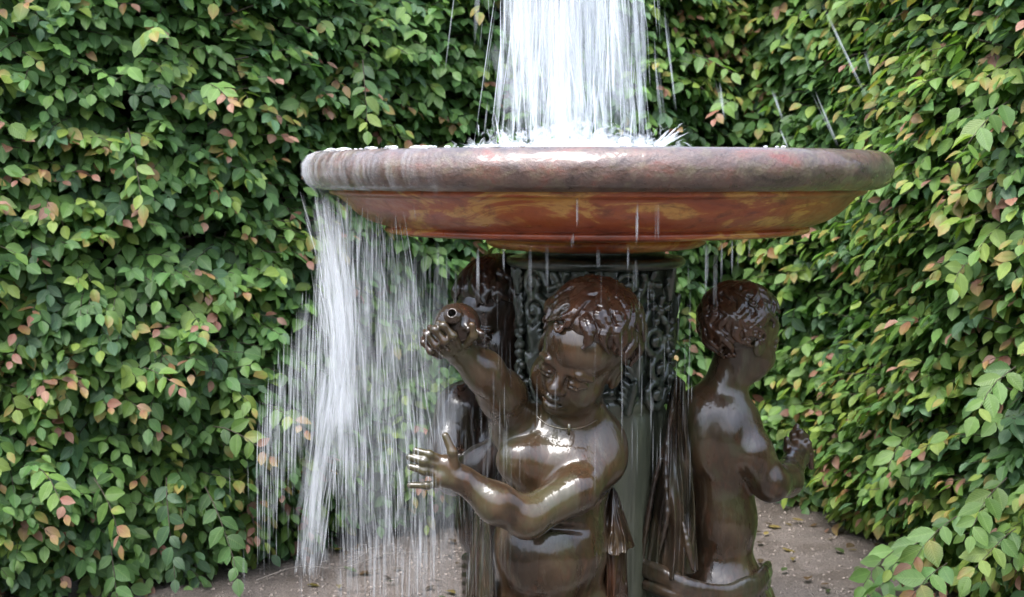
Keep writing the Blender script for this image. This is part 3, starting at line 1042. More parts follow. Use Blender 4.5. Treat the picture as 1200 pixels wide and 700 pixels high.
def hair(F, c, R, H, seed, n=150, crown=(0, .16, .47), back=2.05, front=1.12, swirl=.5, curl=.15, wave=1.0):
    r = random.Random(seed)
    ax = np.array((.345, .405, .365)) * 1.03
    c0 = np.array((0, .08, .13))
    w = lambda q: c + R @ (np.asarray(q) * H)

    def surf(th, ph, up=1.0):
        # th from the crown, ph round the head; ph=0 is the face side
        k = np.array((math.sin(th) * math.sin(ph), -math.sin(th) * math.cos(ph), math.cos(th)))
        a = RAD(-16)
        k = np.array((k[0], k[1] * math.cos(a) - k[2] * math.sin(a), k[1] * math.sin(a) + k[2] * math.cos(a)))
        return c0 + k * ax * up

    def lim(ph):
        f = 0.5 + 0.5 * math.cos(ph)
        return back + (front - back) * f ** .8
    # close cap under the locks
    for i in range(9):
        for j in range(18):
            ph = 2 * math.pi * j / 18
            th = lim(ph) * .93 * (i + .3) / 9
            F.ell(w(surf(th, ph, .90)), np.array((.070, .070, .070)) * H, None, .05 * H)
    for i in range(n):
        ph = r.uniform(-math.pi, math.pi)
        L_ = lim(ph)
        th0 = max(.05, L_ * r.choice((.04, .2, .42, .62)) + r.uniform(-.08, .08))
        ln = r.uniform(.55, .95)
        th1 = min(th0 + ln, L_ + r.uniform(-.02, .16))
        ph_off = r.uniform(0, 2 * math.pi); amp = r.uniform(.06, .13) * wave
        sg = swirl * r.uniform(.5, 1.4) * (1 if abs(ph) > 1.6 else (1 if ph > 0 else -1))
        m = 12
        up0 = r.uniform(0, .06)
        for strand in (-1, 0, 1):
            pts, rad = [], []
            for k in range(m):
                t = k / (m - 1)
                th = th0 + (th1 - th0) * t
                spread_ = strand * .062 * (1 - .75 * t ** 2) * (.55 + .45 * math.sin(math.pi * min(1, t + .2)))
                q = ph + (sg * t * .3 + amp * math.sin(ph_off + t * 6.0) + spread_) / max(.4, math.sin(th))
                lift = 1.035 + up0 + .055 * math.sin(math.pi * t) + (.018 if strand == 0 else 0) + (.03 if k == m - 1 else 0)
                pts.append(w(surf(th, q, lift)))
                rad.append(H * (.008 + .018 * math.sin(math.pi * (.15 + .8 * t))))
            F.chain(pts, rad, .004 * H)
        if r.random() < curl:                                  # curl at the tip
            base = pts[-1]
            nrm_ = nrm(base - w(c0)); tang = nrm(np.cross(nrm_, R[:, 2])); bit = np.cross(nrm_, tang)
            cp, cr = [], []
            for k in range(8):
                t = k / 7
                a = t * 5.2
                q = .042 * H * (1 - .7 * t)
                cp.append(base + tang * q * math.cos(a) + bit * q * math.sin(a) + nrm_ * .012 * H)
                cr.append(H * (.019 - .007 * t))
            F.chain(cp, cr, .005 * H)


def fingers(F, chains, rad, k=.004):
    for ch in chains:
        r_ = rad * (ch[0] if isinstance(ch[0], float) else 1)
        pts = [q for q in ch if not isinstance(q, float)]
        n = len(pts)
        F.chain(pts, [r_ * (1.08 - .34 * i / (n - 1)) for i in range(n)], k)
        for q in pts[1:-1]:
            F.ell(q, (r_ * 1.02,) * 3, None, k)


def sculpt(name, F, mat, parent, smooth=2):
    V, Q = F.mesh(smooth)
    return link_mesh(name, V, Q, mat, parent)


def fold_sheet(F, tops, bottoms, n, r0, seed, k=.008, bow=None, wav=.006, sheet=.008):
    """hanging cloth: ridge after ridge between a top line and a bottom line"""
    r = random.Random(seed)
    T = np.array(tops); B = np.array(bottoms)

    def along(A, u):
        u = u * (len(A) - 1); i = min(int(u), len(A) - 2)
        return A[i] + (A[i + 1] - A[i]) * (u - i)
    for i in range(n):
        u = i / (n - 1)
        a = along(T, u); b = along(B, min(1, max(0, u + r.uniform(-.05, .05))))
        big = i % 2 == 0
        pts, rad = [], []
        ph = r.uniform(0, 6)
        for t in np.linspace(0, 1, 9):
            q = a + (b - a) * t
            if bow is not None: q = q + np.asarray(bow) * math.sin(math.pi * t)
            q = q + np.array((wav * math.sin(ph + t * 5), (-.008 if big else .006), 0))
            pts.append(q); rad.append(r0 * ((.75 + .5 * t) if big else (.55 + .45 * t)) * r.uniform(.85, 1.15))
        F.chain(pts, rad, k)


def cloth_panel(top, bot, nf, amp, seed, nu=150, nv=90, thick=.007, out=(0, -1, 0), gather=.55, swag=0.0):
    """a hanging cloth with pleats that open downwards; closed front and back"""
    T = np.array([a for a in smooth_prof(top, 12)]); B = np.array([a for a in smooth_prof(bot, 12)])
    out = np.array(out, float)

    def at(A, u):
        x = u * (len(A) - 1); i = np.minimum(x.astype(int), len(A) - 2); f_ = (x - i)[..., None]
        return A[i] * (1 - f_) + A[i + 1] * f_
    u = np.linspace(0, 1, nu)[:, None] * np.ones((1, nv)); v = np.ones((nu, 1)) * np.linspace(0, 1, nv)[None]
    P0 = at(T, u) * (1 - v)[..., None] + at(B, u) * v[..., None]
    rs = random.Random(seed); d = np.zeros_like(u)
    for k in range(3):
        fr = nf * (1, 2.1, .45)[k]
        ph = rs.uniform(0, 6)
        warp = .9 * np.sin(v * rs.uniform(2, 4) + ph) + .5 * np.sin(v * 7 + u * 5 + ph * 2)
        s = np.sin(math.pi * fr * u * 2 + warp + rs.uniform(0, 6) + 1.3 * np.sin(u * 7 + ph))
        d += (1, .28, .6)[k] * (1 - (s * s + .02) ** .62 * 1.3) * (gather + (1 - gather) * v)
    if swag:
        d += swag * np.sin(9 * v + 6 * (u - .5) ** 2 * 4 + rs.uniform(0, 6)) * np.exp(-((v - .72) / .16) ** 2)
    Fp = P0 + out * (amp * d)[..., None]
    Bp = Fp - out * thick
    V = np.concatenate([Fp.reshape(-1, 3), Bp.reshape(-1, 3)])
    f = []
    N = nu * nv
    for i in range(nu - 1):
        for j in range(nv - 1):
            a = i * nv + j
            f.append((a, a + 1, a + nv + 1, a + nv)); f.append((N + a, N + a + nv, N + a + nv + 1, N + a + 1))
    edge = [j for j in range(nv)] + [i * nv + nv - 1 for i in range(1, nu)] + [(nu - 1) * nv + j for j in range(nv - 2, -1, -1)] + [i * nv for i in range(nu - 2, 0, -1)]
    for i in range(len(edge)):
        a, b = edge[i], edge[(i + 1) % len(edge)]
        f.append((b, a, a + N, b + N))
    return V, f


GROUP = 'bronze child statues round the fountain column'

# ---- statue facing the viewer, raising a flask
A_ROOT = P(650, 700, -.30); A_ROOT[2] = .10
putto = thing('child_statue', A_ROOT, 'glossy brown child statue facing forward with flask raised and other arm across its chest', 'statue', GROUP)
F = Field((-.46, -.68, .06), (.16, -.08, 1.16), .003)
HA = .272
cA = P(682, 411, -.37)
RA = rot(26, -18, 30)
YB = -.29
F.ell(P(652, 560, YB), (.122, .100, .125), None, .03)
F.ell(P(645, 640, YB - .01), (.130, .112, .125), None, .06)
F.ell(P(643, 715, YB + .01), (.142, .112, .11), None, .06)
F.ell(P(612, 540, YB - .070), (.058, .040, .050), None, .04)
F.ell(P(672, 545, YB - .070), (.058, .040, .050), None, .04)
F.ell(P(640, 655, YB - .065), (.085, .065, .080), None, .05)
F.cap(P(612, 618, YB - .115), P(690, 622, YB - .10), .006, .006, .014, True)
F.cap(P(676, 500, YB + .01), P(671, 455, YB - .045), .066, .062, .04)
F.cap(P(640, 512, YB), P(700, 520, YB), .060, .066, .05)
head(F, cA, RA, HA)
# arm across the chest
F.ell(P(700, 536, YB - .02), (.057, .062, .062), None, .03)
arm = [P(704, 540, YB - .03), P(675, 575, YB - .115), P(618, 607, YB - .165)]
F.chain(arm, [.054, .047, .042], .02)
fo = [P(618, 607, YB - .165), P(582, 590, YB - .185), P(545, 564, YB - .185)]
F.chain(fo, [.042, .041, .028], .02)
HY = YB - .187
F.cap(P(543, 562, HY), P(522, 545, HY), .026, .022, .012)
F.cap(P(541, 564, HY), P(518, 560, HY - .006), .022, .020, .012)
fingers(F, [
    [1.0, P(520, 540, HY), P(503, 533, HY - .012), P(487, 528, HY - .008)],
    [1.05, P(518, 547, HY), P(497, 541, HY - .016), P(480, 536, HY - .010)],
    [1.0, P(517, 555, HY), P(497, 552, HY - .016), P(481, 547, HY - .012)],
    [.88, P(519, 566, HY), P(500, 569, HY - .010), P(480, 569, HY - .004)],
    [1.05, P(534, 548, HY - .01), P(530, 530, HY - .018), P(522, 511, HY - .014)]], .0098)
# raised arm
F.ell(P(604, 500, YB + .01), (.060, .062, .064), None, .03)
ra = [P(606, 500, YB + .005), P(588, 462, YB - .08), P(566, 434, YB - .135), P(540, 414, YB - .17)]
F.chain(ra, [.056, .050, .042, .030], .02)
FY = YB - .185
F.cap(P(540, 412, FY + .01), P(521, 404, FY - .005), .027, .024, .012)
F.cap(P(545, 410, FY + .01), P(528, 408, FY - .02), .020, .020, .012)
fingers(F, [
    [1.05, P(537, 407, FY - .030), P(531, 394, FY - .058), P(520, 382, FY - .060), P(514, 379, FY - .050)],
    [1.08, P(530, 411, FY - .026), P(521, 400, FY - .056), P(510, 387, FY - .056), P(504, 384, FY - .044)],
    [1.05, P(522, 415, FY - .020), P(511, 405, FY - .048), P(501, 393, FY - .046), P(498, 389, FY - .034)],
    [.92, P(515, 417, FY - .012), P(505, 412, FY - .034), P(497, 402, FY - .030), P(495, 397, FY - .020)],
    [1.1, P(546, 404, FY - .02), P(555, 393, FY - .045), P(553, 381, FY - .055)]], .0083)
# legs
for (x0, x1, x2, dy) in ((612, 610, 604, -.03), (678, 684, 692, .0)):
    hip = P(x0, 730, YB); knee = P(x1, 800, YB - .03 + dy); ank = P(x2, 870, YB + dy)
    ank[2] = .15; knee[2] = .31
    F.chain([hip, knee], [.085, .062], .03); F.chain([knee, ank], [.062, .036], .02)
    F.ell((ank[0], ank[1] - .045, .122), (.036, .075, .024), None, .02)
sculpt('body', F, M_BODY, putto)
F = Field(cA - .20, cA + .20, .0019)
hair(F, cA, RA, HA, 4, 105, front=1.38, back=2.4, swirl=1.1)
sculpt('hair', F, M_HAIR, putto, 1)
# flask
m = Field(P(535, 385, FY) - .11, P(535, 385, FY) + .11, .0025)
fc = P(536, 381, FY - .005)
m.ell(fc, (.049, .044, .046), None, .004)
ax_ = nrm(P(529, 366, FY - .07) - fc)
m.cap(fc + ax_ * .035, fc + ax_ * .058, .015, .015, .006)
for k in range(16):
    a = 2 * math.pi * k / 16
    s1 = nrm(np.cross(ax_, (0, 0, 1))); s2 = np.cross(ax_, s1)
    m.ell(fc + ax_ * .058 + (s1 * math.cos(a) + s2 * math.sin(a)) * .013, (.0062,) * 3, None, .004)
m.cap(fc + ax_ * .045, fc + ax_ * .075, .0075, .0075, .003, True)
m.cap(fc + np.array((.03, -.012, -.008)), fc + np.array((.050, -.03, -.016)), .011, .009, .006)
m.cap(fc + np.array((.018, -.035, .0)), fc + np.array((.024, -.045, -.004)), .010, .007, .008)
sculpt('flask', m, M_DARK, putto)
# cord at the neck
m = MB()
ck = [P(628, 487, -.385), P(640, 497, -.402), P(655, 502, -.408), P(670, 503, -.408), P(686, 500, -.398), P(700, 492, -.375)]
m.tube([a[:3] for a in smooth_prof(ck, 4)], .0019, 8); m.tube([P(667, 497, -.416), P(666.5, 510, -.413)], [.0036, .0030], 8)
m.build('necklace', M_BODY, putto)
# drapery behind the hips
V, f = cloth_panel([P(712, 574, -.25), P(719, 572, -.27), P(724, 578, -.25)], [P(703, 636, -.30), P(716, 650, -.335), P(730, 648, -.32), P(744, 640, -.26)], .9, .016, 3, gather=.35)
link_mesh('drapery', V, f, M_BODY, putto)
V, f = cloth_panel([P(698, 634, -.28), P(714, 634, -.305), P(734, 640, -.25)], [P(704, 800, -.30), P(720, 800, -.32), P(740, 800, -.25)], 1.1, .016, 5, gather=.6)
link_mesh('drapery', V, f, M_HAIR, putto)
V, f = cloth_panel([P(556, 600, -.20), P(566, 598, -.28), P(574, 606, -.33)], [P(534, 800, -.22), P(560, 800, -.34), P(590, 800, -.40)], 1.5, .016, 6, gather=.5)
link_mesh('drapery', V, f, M_CLOTH, putto)
F = Field((-.42, -.50, .10), (.14, -.06, .60), .0035)
for j in range(5):                                            # wrap round the hips, below the picture edge
    pts = []
    for t in np.linspace(-2.8, -.3, 12):
        pts.append(np.array((A_ROOT[0] + .155 * math.cos(t), -.29 + .135 * math.sin(t), .415 - .022 * j + .02 * math.cos(t * 2))))
    F.chain(pts, .014, .008, fine=3)
sculpt('loincloth', F, M_CLOTH, putto)

# ---- statue seen from behind, on the right
C_ROOT = P(850, 700, .02); C_ROOT[2] = .10
putto = thing('child_statue', C_ROOT, 'brown child statue turned away showing its bare back and curly hair', 'statue', GROUP)
YC = -.02
HC = .222
cC = P(871, 392, YC)
RC = rot(4, 118, 8)
F = Field((.08, -.32, .06), (.66, .30, 1.14), .0034)
head(F, cC, RC, HC)
F.cap(P(846, 466, YC), P(860, 424, YC), .056, .050, .03)
F.ell(P(845, 530, YC), (.088, .085, .12), None, .03)
F.ell(P(842, 500, YC), (.10, .085, .07), None, .04)
F.ell(P(846, 610, YC), (.086, .082, .12), None, .05)
F.ell(P(845, 690, YC), (.110, .105, .10), None, .05)
F.ell(P(826, 520, YC - .055), (.040, .030, .065), None, .03)
F.ell(P(858, 520, YC - .060), (.036, .032, .060), None, .03)
F.cap(P(840, 490, YC - .105), P(836, 640, YC - .105), .006, .008, .03, True)
F.ell(P(822, 478, YC - .01), (.058, .056, .05), None, .04)
F.ell(P(856, 490, YC - .02), (.056, .058, .060), None, .03)
F.chain([P(860, 494, YC - .02), P(881, 530, YC - .055), P(903, 566, YC - .06)], [.054, .048, .042], .02)
F.chain([P(903, 566, YC - .06), P(921, 562, YC + .02), P(932, 538, YC + .10)], [.042, .040, .029], .02)
HYC = YC + .13
F.cap(P(932, 540, HYC - .03), P(934, 524, HYC), .026, .024, .012)
F.cap(P(938, 540, HYC - .02), P(941, 526, HYC), .020, .018, .012)
fingers(F, [[1.0, P(930, 522, HYC), P(930, 510, HYC), P(934, 500, HYC + .01)],
            [1.05, P(935, 520, HYC), P(938, 508, HYC - .006), P(945, 512, HYC)],
            [1.0, P(940, 522, HYC), P(946, 520, HYC - .008), P(951, 532, HYC - .004)],
            [.9, P(942, 530, HYC), P(949, 534, HYC - .006), P(951, 548, HYC - .004)],
            [1.05, P(930, 535, HYC - .01), P(923, 526, HYC - .02), P(922, 515, HYC - .02)]], .0105)
# far arm, in front of the chest
F.chain([P(815, 485, YC + .08), P(838, 540, YC + .14), P(880, 560, YC + .20)], [.055, .05, .04], .02)
for (x0, x1, x2, dy) in ((822, 822, 820, .03), (872, 876, 880, -.03)):
    hip = P(x0, 715, YC); knee = P(x1, 760, YC + dy); ank = P(x2, 800, YC + dy)
    knee[2] = .31; ank[2] = .15
    F.chain([hip, knee], [.085, .062], .03); F.chain([knee, ank], [.062, .036], .02)
    F.ell((ank[0] + .045, ank[1], .122), (.075, .036, .024), None, .02)
sculpt('body', F, M_BODY, putto)
F = Field(cC - .19, cC + .19, .0019)
hair(F, cC, RC, HC, 9, 120, back=2.5, front=1.25, swirl=.9, curl=.3, wave=1.5)
sculpt('hair', F, M_HAIR, putto, 1)
F = Field((.06, -.34, .10), (.60, .26, .98), .003)
V, f = cloth_panel([P(787, 446, -.10), P(793, 441, -.13), P(803, 448, -.11)], [P(747, 672, -.08), P(770, 676, -.16), P(796, 676, -.175), P(818, 668, -.12)], 1.35, .019, 8, swag=.45)
link_mesh('drapery', V, f, M_CLOTH, putto)
rs_ = random.Random(31)
for j in range(7):                                            # sash round the hips, its folds crossing one another
    o1, o2, o3 = rs_.uniform(-6, 40), rs_.uniform(-4, 36), rs_.uniform(-6, 44)
    pts = [P(750, 664 + o1, -.10), P(775, 674 + o1 * .9, -.165), P(810, 688 + (o1 + o2) * .4, -.185), P(850, 693 + o2 * .8, -.165), P(880, 684 + o2 * .8, -.13), P(896, 662 + o3, -.06), P(900, 656 + o3, .02)]
    r_ = rs_.uniform(.008, .014)
    F.chain(pts, [r_ * q for q in (.8, 1.1, 1.2, 1.0, 1.1, .9, .7)], .005, fine=6)
# knot where the hanging cloth is drawn together
F.chain([P(800, 612, -.17), P(806, 640, -.18), P(812, 668, -.18)], [.003, .008, .004], .007, fine=4)
F.chain([P(788, 470, -.135), P(780, 540, -.15), P(782, 600, -.17), P(772, 650, -.17)], [.003, .006, .008, .003], .008, fine=4)
F.chain([P(790, 480, -.14), P(768, 560, -.14), P(757, 620, -.13), P(752, 668, -.12)], [.003, .006, .007, .003], .008, fine=4)
fold_sheet(F, [P(752, 705, -.10), P(800, 715, -.16), P(850, 715, -.15), P(896, 705, -.05)], [P(740, 800, -.10), P(800, 800, -.19), P(850, 800, -.19), P(905, 800, -.05)], 14, .014, 12)
sculpt('sash', F, M_CLOTH, putto)

# ---- statue in the shade behind, on the left
B_ROOT = P(565, 700, .10); B_ROOT[2] = .10
putto = thing('child_statue', B_ROOT, 'dark child statue in shade behind the raised arm under the basin', 'statue', GROUP)
YD = .06
HB = .262
cB = P(583, 372, YD)
RB = rot(-6, -52, 14)
F = Field((-.56, -.26, .06), (.04, .34, 1.16), .0036)
head(F, cB, RB, HB)
F.cap(P(580, 445, YD), P(582, 405, YD), .062, .060, .03)
F.ell(P(570, 530, YD), (.105, .090, .125), None, .03)
F.ell(P(582, 610, YD), (.104, .100, .12), None, .05)
F.ell(P(598, 690, YD), (.100, .10, .10), None, .05)
F.cap(P(548, 480, YD), P(600, 475, YD), .062, .06, .04)
F.ell(P(543, 480, YD - .02), (.062, .066, .064), None, .03)
F.chain([P(540, 482, YD - .03), P(527, 520, YD - .06), P(534, 556, YD - .11)], [.060, .056, .048], .02)
F.chain([P(534, 556, YD - .11), P(562, 545, YD - .19), P(590, 520, YD - .22)], [.047, .043, .030], .02)
F.cap(P(590, 520, YD - .22), P(606, 506, YD - .215), .026, .022, .012)
fingers(F, [[1.0, P(606, 502, YD - .22), P(614, 493, YD - .225), P(618, 484, YD - .21)], [1.0, P(609, 506, YD - .22), P(620, 499, YD - .22), P(625, 491, YD - .205)],
            [1.0, P(610, 510, YD - .215), P(622, 506, YD - .215), P(629, 500, YD - .20)], [.9, P(608, 514, YD - .21), P(618, 513, YD - .21), P(626, 509, YD - .20)],
            [1.0, P(598, 508, YD - .23), P(599, 496, YD - .235), P(604, 488, YD - .225)]], .0105)
for (x0, dy) in ((575, .03), (622, -.03)):
    hip = P(x0, 715, YD); knee = P(x0, 760, YD + dy); ank = P(x0, 800, YD + dy)
    knee[2] = .31; ank[2] = .15
    F.chain([hip, knee], [.085, .062], .03); F.chain([knee, ank], [.062, .036], .02)
    F.ell((ank[0] - .045, ank[1], .122), (.075, .036, .024), None, .02)
sculpt('body', F, M_DARK, putto)  # shade under the basin put into the darker bronze colour
F = Field(cB - .20, cB + .20, .003)
hair(F, cB, RB, HB, 15, 100, front=1.4)
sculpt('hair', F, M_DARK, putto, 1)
F = Field((-.56, -.20, .10), (.04, .30, .70), .004)
for j in range(6):
    pts = []
    for t in np.linspace(0, 2 * math.pi, 22):
        pts.append(np.array((B_ROOT[0] + .075 + .11 * math.cos(t), YD + .105 * math.sin(t), .43 - .022 * j + .03 * math.cos(t + 1))))
    F.chain(pts, .014, .008, fine=3)
ring = [np.array((B_ROOT[0] + .075 + .11 * math.cos(t), YD + .105 * math.sin(t), .40)) for t in np.linspace(0, 2 * math.pi, 12)]
low = [np.array((B_ROOT[0] + .075 + .13 * math.cos(t), YD + .12 * math.sin(t), .16)) for t in np.linspace(0, 2 * math.pi, 12)]
fold_sheet(F, ring, low, 22, .015, 21)
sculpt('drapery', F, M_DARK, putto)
# ------------------------------------------------------------------ falling water
def strands(name, items, mat, label):
    """items: (points, max radius, opacity) -> spindle shaped threads of water in one mesh"""
    v, f, op = [], [], []
    ns = 6
    for pts, rad, o in items:
        m = len(pts)
        b = len(v)
        for i, p in enumerate(pts):
            u = i / (m - 1)
            rr_ = rad * (0.2 + 0.8 * math.sin(math.pi * u) ** .6) if 0 < u < 1 else rad * .15
            for k in range(ns):
                w = 2 * math.pi * k / ns + .4
                v.append((p[0] + rr_ * math.cos(w), p[1] + rr_ * math.sin(w), p[2]))
                op.append(o * (math.sin(math.pi * (0.03 + .94 * u)) ** .9))
        for i in range(m - 1):
            for k in range(ns):
                f.append((b + i * ns + k, b + (i + 1) * ns + k, b + (i + 1) * ns + (k + 1) % ns, b + i * ns + (k + 1) % ns))
    ob = link_mesh(name, np.array(v), np.array(f), mat)
    a = ob.data.attributes.new('opacity', 'FLOAT', 'POINT')
    a.data.foreach_set('value', np.array(op, np.float32))
    return tag(ob, label, 'water', kind='stuff')


rw = random.Random(3)
ZT = 2.30
jc = np.array((-.055, 0.0))


def jet_pt(phi, R, z):
    u = (z - 1.40) / (ZT - 1.40)
    q = R * (1 - max(0, u) ** 5) * (1.0 - .06 * u)
    return np.array((jc[0] + q * math.cos(phi), jc[1] + q * math.sin(phi), z))


items = []
# the jet falls in ropes of different strength that lean and drift apart
clump = []
for i in range(26):
    phi = rw.uniform(0, 2 * math.pi)
    clump.append((phi, .16 * math.sqrt(rw.random()), rw.uniform(.006, .022), rw.gauss(0, .035), rw.gauss(0, .02), rw.uniform(.3, 1.0)))


def rope_pt(c, dx, dy, z):
    u = (z - 1.40) / (ZT - 1.40)
    b = jet_pt(c[0], c[1], z)
    sp = 1.25 - .5 * u
    return np.array((b[0] + (c[3] * (.5 - u) + dx * sp), b[1] + (c[4] * (.5 - u) + dy * sp), z))


for i in range(2500):
    c = rw.choice(clump)
    if rw.random() > c[5]: continue
    loose = 1.0 if rw.random() < .75 else 2.6
    dx, dy = rw.gauss(0, c[2] * loose), rw.gauss(0, c[2] * loose)
    z0 = rw.uniform(1.39, 2.2); ln = rw.uniform(.10, .50)
    z1 = min(z0 + ln, ZT - .01)
    big = rw.random()
    if big < .60: rad, o = rw.uniform(.0009, .0026), rw.uniform(.20, .80)
    elif big < .90: rad, o = rw.uniform(.003, .009), rw.uniform(.12, .42)
    else: rad, o = rw.uniform(.010, .022), rw.uniform(.08, .22)
    k = rw.gauss(0, .012)
    items.append(([rope_pt(c, dx + k * t, dy, z1 + (z0 - z1) * t) for t in np.linspace(0, 1, 7)], rad, o))
for i in range(150):                                          # thin mist between the ropes
    phi, R = rw.uniform(0, 2 * math.pi), .16 * math.sqrt(rw.random())
    z0 = rw.uniform(1.38, 2.1); z1 = min(z0 + rw.uniform(.15, .4), ZT - .01)
    items.append(([jet_pt(phi, R, z1 + (z0 - z1) * t) for t in np.linspace(0, 1, 6)], rw.uniform(.012, .03), rw.uniform(.03, .10)))
# looser outer drops round the jet
for i in range(360):
    phi, R = rw.uniform(0, 2 * math.pi), .150 + abs(rw.gauss(0, .045))
    z1 = rw.uniform(1.45, 2.0); ln = rw.uniform(.04, .22)
    fl = rw.uniform(.2, .6)
    items.append(([jet_pt(phi, R * (1 - fl * (z1 - ln * t - 1.42)), z1 - ln * t) for t in np.linspace(0, 1, 5)], rw.uniform(.0008, .0030), rw.uniform(.06, .34)))
# the churned foot of the jet, wider than the jet itself
for i in range(420):
    phi, R = rw.uniform(0, 2 * math.pi), abs(rw.gauss(0, .13))
    x, y = jc[0] + R * 1.15 * math.cos(phi), R * math.sin(phi)
    h = 1.425 + .075 * rw.random() ** 2 * max(.15, 1 - R / .26)
    s = rw.uniform(.006, .02)
    items.append(([np.array((x + rw.gauss(0, .006) , y, h + s * q)) for q in np.linspace(1, -1.2, 5)], rw.uniform(.004, .014), rw.uniform(.15, .5)))
# splash: short threads thrown up and out of the foam
for i in range(260):
    phi = rw.uniform(0, 2 * math.pi); R = .21 * math.sqrt(rw.random()) + .03
    vo = rw.uniform(0, .09); hh = abs(rw.gauss(0, .028)) + .008
    a = np.array((jc[0] + R * math.cos(phi), R * math.sin(phi), 1.418))
    o_ = np.array((math.cos(phi + rw.gauss(0, .5)), math.sin(phi + rw.gauss(0, .5)), 0)) * vo
    t0 = rw.uniform(0, .6); t1 = t0 + rw.uniform(.15, .5)
    items.append(([a + o_ * t + np.array((0, 0, 4 * hh * t * (1 - t) + .004)) for t in np.linspace(t0, t1, 6)], rw.uniform(.0008, .0045), rw.uniform(.12, .5)))
# a tongue of water thrown up on the right
for i in range(46):
    d = np.array((rw.gauss(0, .006), rw.gauss(0, .01), rw.gauss(0, .005)))
    k = rw.uniform(.7, 1.1)
    c = [P(764, 176, -.15) + d, P(777, 176 - 9 * k, -.15) + d * 1.3, P(789, 176 - 19 * k, -.15) + d * 1.6, P(800 + rw.gauss(0, 3), 176 - 26 * k, -.15) + d * 2]
    c = [np.array(q[:3]) for q in smooth_prof(c, 3)]
    j = rw.randint(0, 4)
    items.append((c[j:j + rw.randint(4, 6)], rw.uniform(.0012, .0045), rw.uniform(.2, .7)))
strands('falling_jet', items, M_JET, 'white jet of water falling back into the middle of the red basin')

# foam heaped where the jet lands
F = Field((-.40, -.32, 1.375), (.34, .32, 1.53), .0032)
for i in range(800):
    phi = rw.uniform(0, 2 * math.pi); R = .25 * math.sqrt(rw.random())
    x, y = jc[0] + 1.15 * R * math.cos(phi), R * math.sin(phi)
    lump = .5 + .9 * mnoise.noise(Vector((x * 16, y * 16, 3)))
    h = 1.412 + .040 * max(0, lump) * (1 - (R / .27) ** 2) * rw.random()
    s = rw.uniform(.004, .012)
    F.ell((x, y, h), (s * 1.3, s * 1.3, s), None, .008)
FZ = Field((-.70, -.66, 1.385), (.62, .15, 1.47), .0032)
for i in range(300):
    a = math.pi + rw.uniform(.15, 1.35) ** 1.0 if rw.random() < .86 else rw.uniform(math.pi, 2 * math.pi)
    R_ = rw.uniform(.618, .652)
    zz = 1.419 - .9 * (R_ - .648) ** 2 * 12
    if mnoise.noise(Vector((a * 9, R_ * 30, 0))) < .0: continue
    s = rw.uniform(.0018, .0048)
    FZ.ell((R_ * math.cos(a), R_ * math.sin(a), zz + .001), (s * 1.6, s * 1.6, s * .8), None, .005)
V, Q = FZ.mesh(1)
tag(link_mesh('foam', V, Q, M_FOAM), 'patches of white froth lying along the top of the basin rim', 'foam', kind='stuff')
V, Q = F.mesh(1)
fo = link_mesh('foam', V, Q, M_FOAM)
tag(fo, 'white foam heaped in the basin where the jet lands', 'foam', kind='stuff')

# water running over the left of the rim and down
items = []


def fall(px, py0, py1, Y0, drift=0.0, dY=0.0, n=6):
    """a thread that leaves picture height py0 and drops to py1, drifting outwards like a thrown drop"""
    a = P(px, py0, Y0)
    zt = a[2]
    zb = P(px, py1, Y0)[2]
    pts = []
    for t in np.linspace(0, 1, n):
        z = zt + (zb - zt) * t
        q = math.sqrt(max(0, 1.34 - z)) - math.sqrt(max(0, 1.34 - zt))
        pts.append(np.array((a[0] + drift * q, a[1] + dY * q, z)))
    return pts


def band(count, path, widths, tone, thick, seg, spread=.55):
    """threads along a broad rope of falling water: path of (px, py) points, half width at each"""
    pys = [p[1] for p in path]; pxs = [p[0] for p in path]
    for i in range(count):
        l = rw.uniform(*seg)
        y0 = rw.uniform(pys[0] - l * .3, pys[-1] - 10)
        y1 = min(y0 + l, pys[-1] + 10 * rw.random())
        y0 = max(y0, pys[0]); y1 -= 60 * rw.random() ** 3 * (y1 > pys[-1] - 40)
        if y1 - y0 < 8: continue
        u = max(-1.25, min(1.25, rw.gauss(0, spread))); y0 += 6 * abs(u) ** 2 * rw.random()
        yy = rw.gauss(0, .05)
        tilt = rw.gauss(0, .03)
        pts = []
        for t in np.linspace(0, 1, 6):
            y = y0 + (y1 - y0) * t
            x = np.interp(y, pys, pxs) + np.interp(y, pys, widths) * u + tilt * (y1 - y0) * (t - .5) + 3.2 * mnoise.noise(Vector((u * 2.2, y * .022, yy * 12)))
            pts.append(P(x, y, -.14 + yy - .10 * (x - 380) / 60))
        items.append((pts, rw.uniform(*thick), rw.uniform(*tone)))


# broad rope down from the rim, thinning out, and the lower spout that leaves it
band(300, [(392, 222), (394, 300), (400, 390), (402, 470), (400, 580)], [33, 28, 22, 24, 34], (.12, .55), (.0008, .0022), (30, 140))
band(170, [(386, 222), (394, 300), (404, 390), (400, 500)], [26, 20, 15, 16], (.15, .6), (.0008, .0026), (40, 150), .55)
band(150, [(390, 224), (394, 300), (402, 400), (398, 560)], [32, 24, 19, 24], (.05, .20), (.003, .012), (40, 170))
band(80, [(384, 224), (394, 300), (404, 400), (396, 500)], [20, 15, 12, 12], (.10, .30), (.003, .010), (40, 150), .5)
band(150, [(396, 420), (380, 510), (370, 590), (362, 672)], [20, 15, 13, 13], (.12, .45), (.0008, .0026), (40, 150), .7)
band(90, [(394, 420), (378, 510), (368, 590), (362, 672)], [18, 15, 13, 15], (.06, .22), (.003, .010), (40, 140), .55)
band(170, [(440, 224), (448, 300), (458, 420), (470, 560), (476, 650)], [34, 36, 44, 52, 56], (.10, .45), (.0007, .0018), (30, 140))
band(100, [(436, 224), (450, 320), (466, 480), (476, 650)], [38, 40, 50, 58], (.02, .10), (.003, .012), (50, 180))
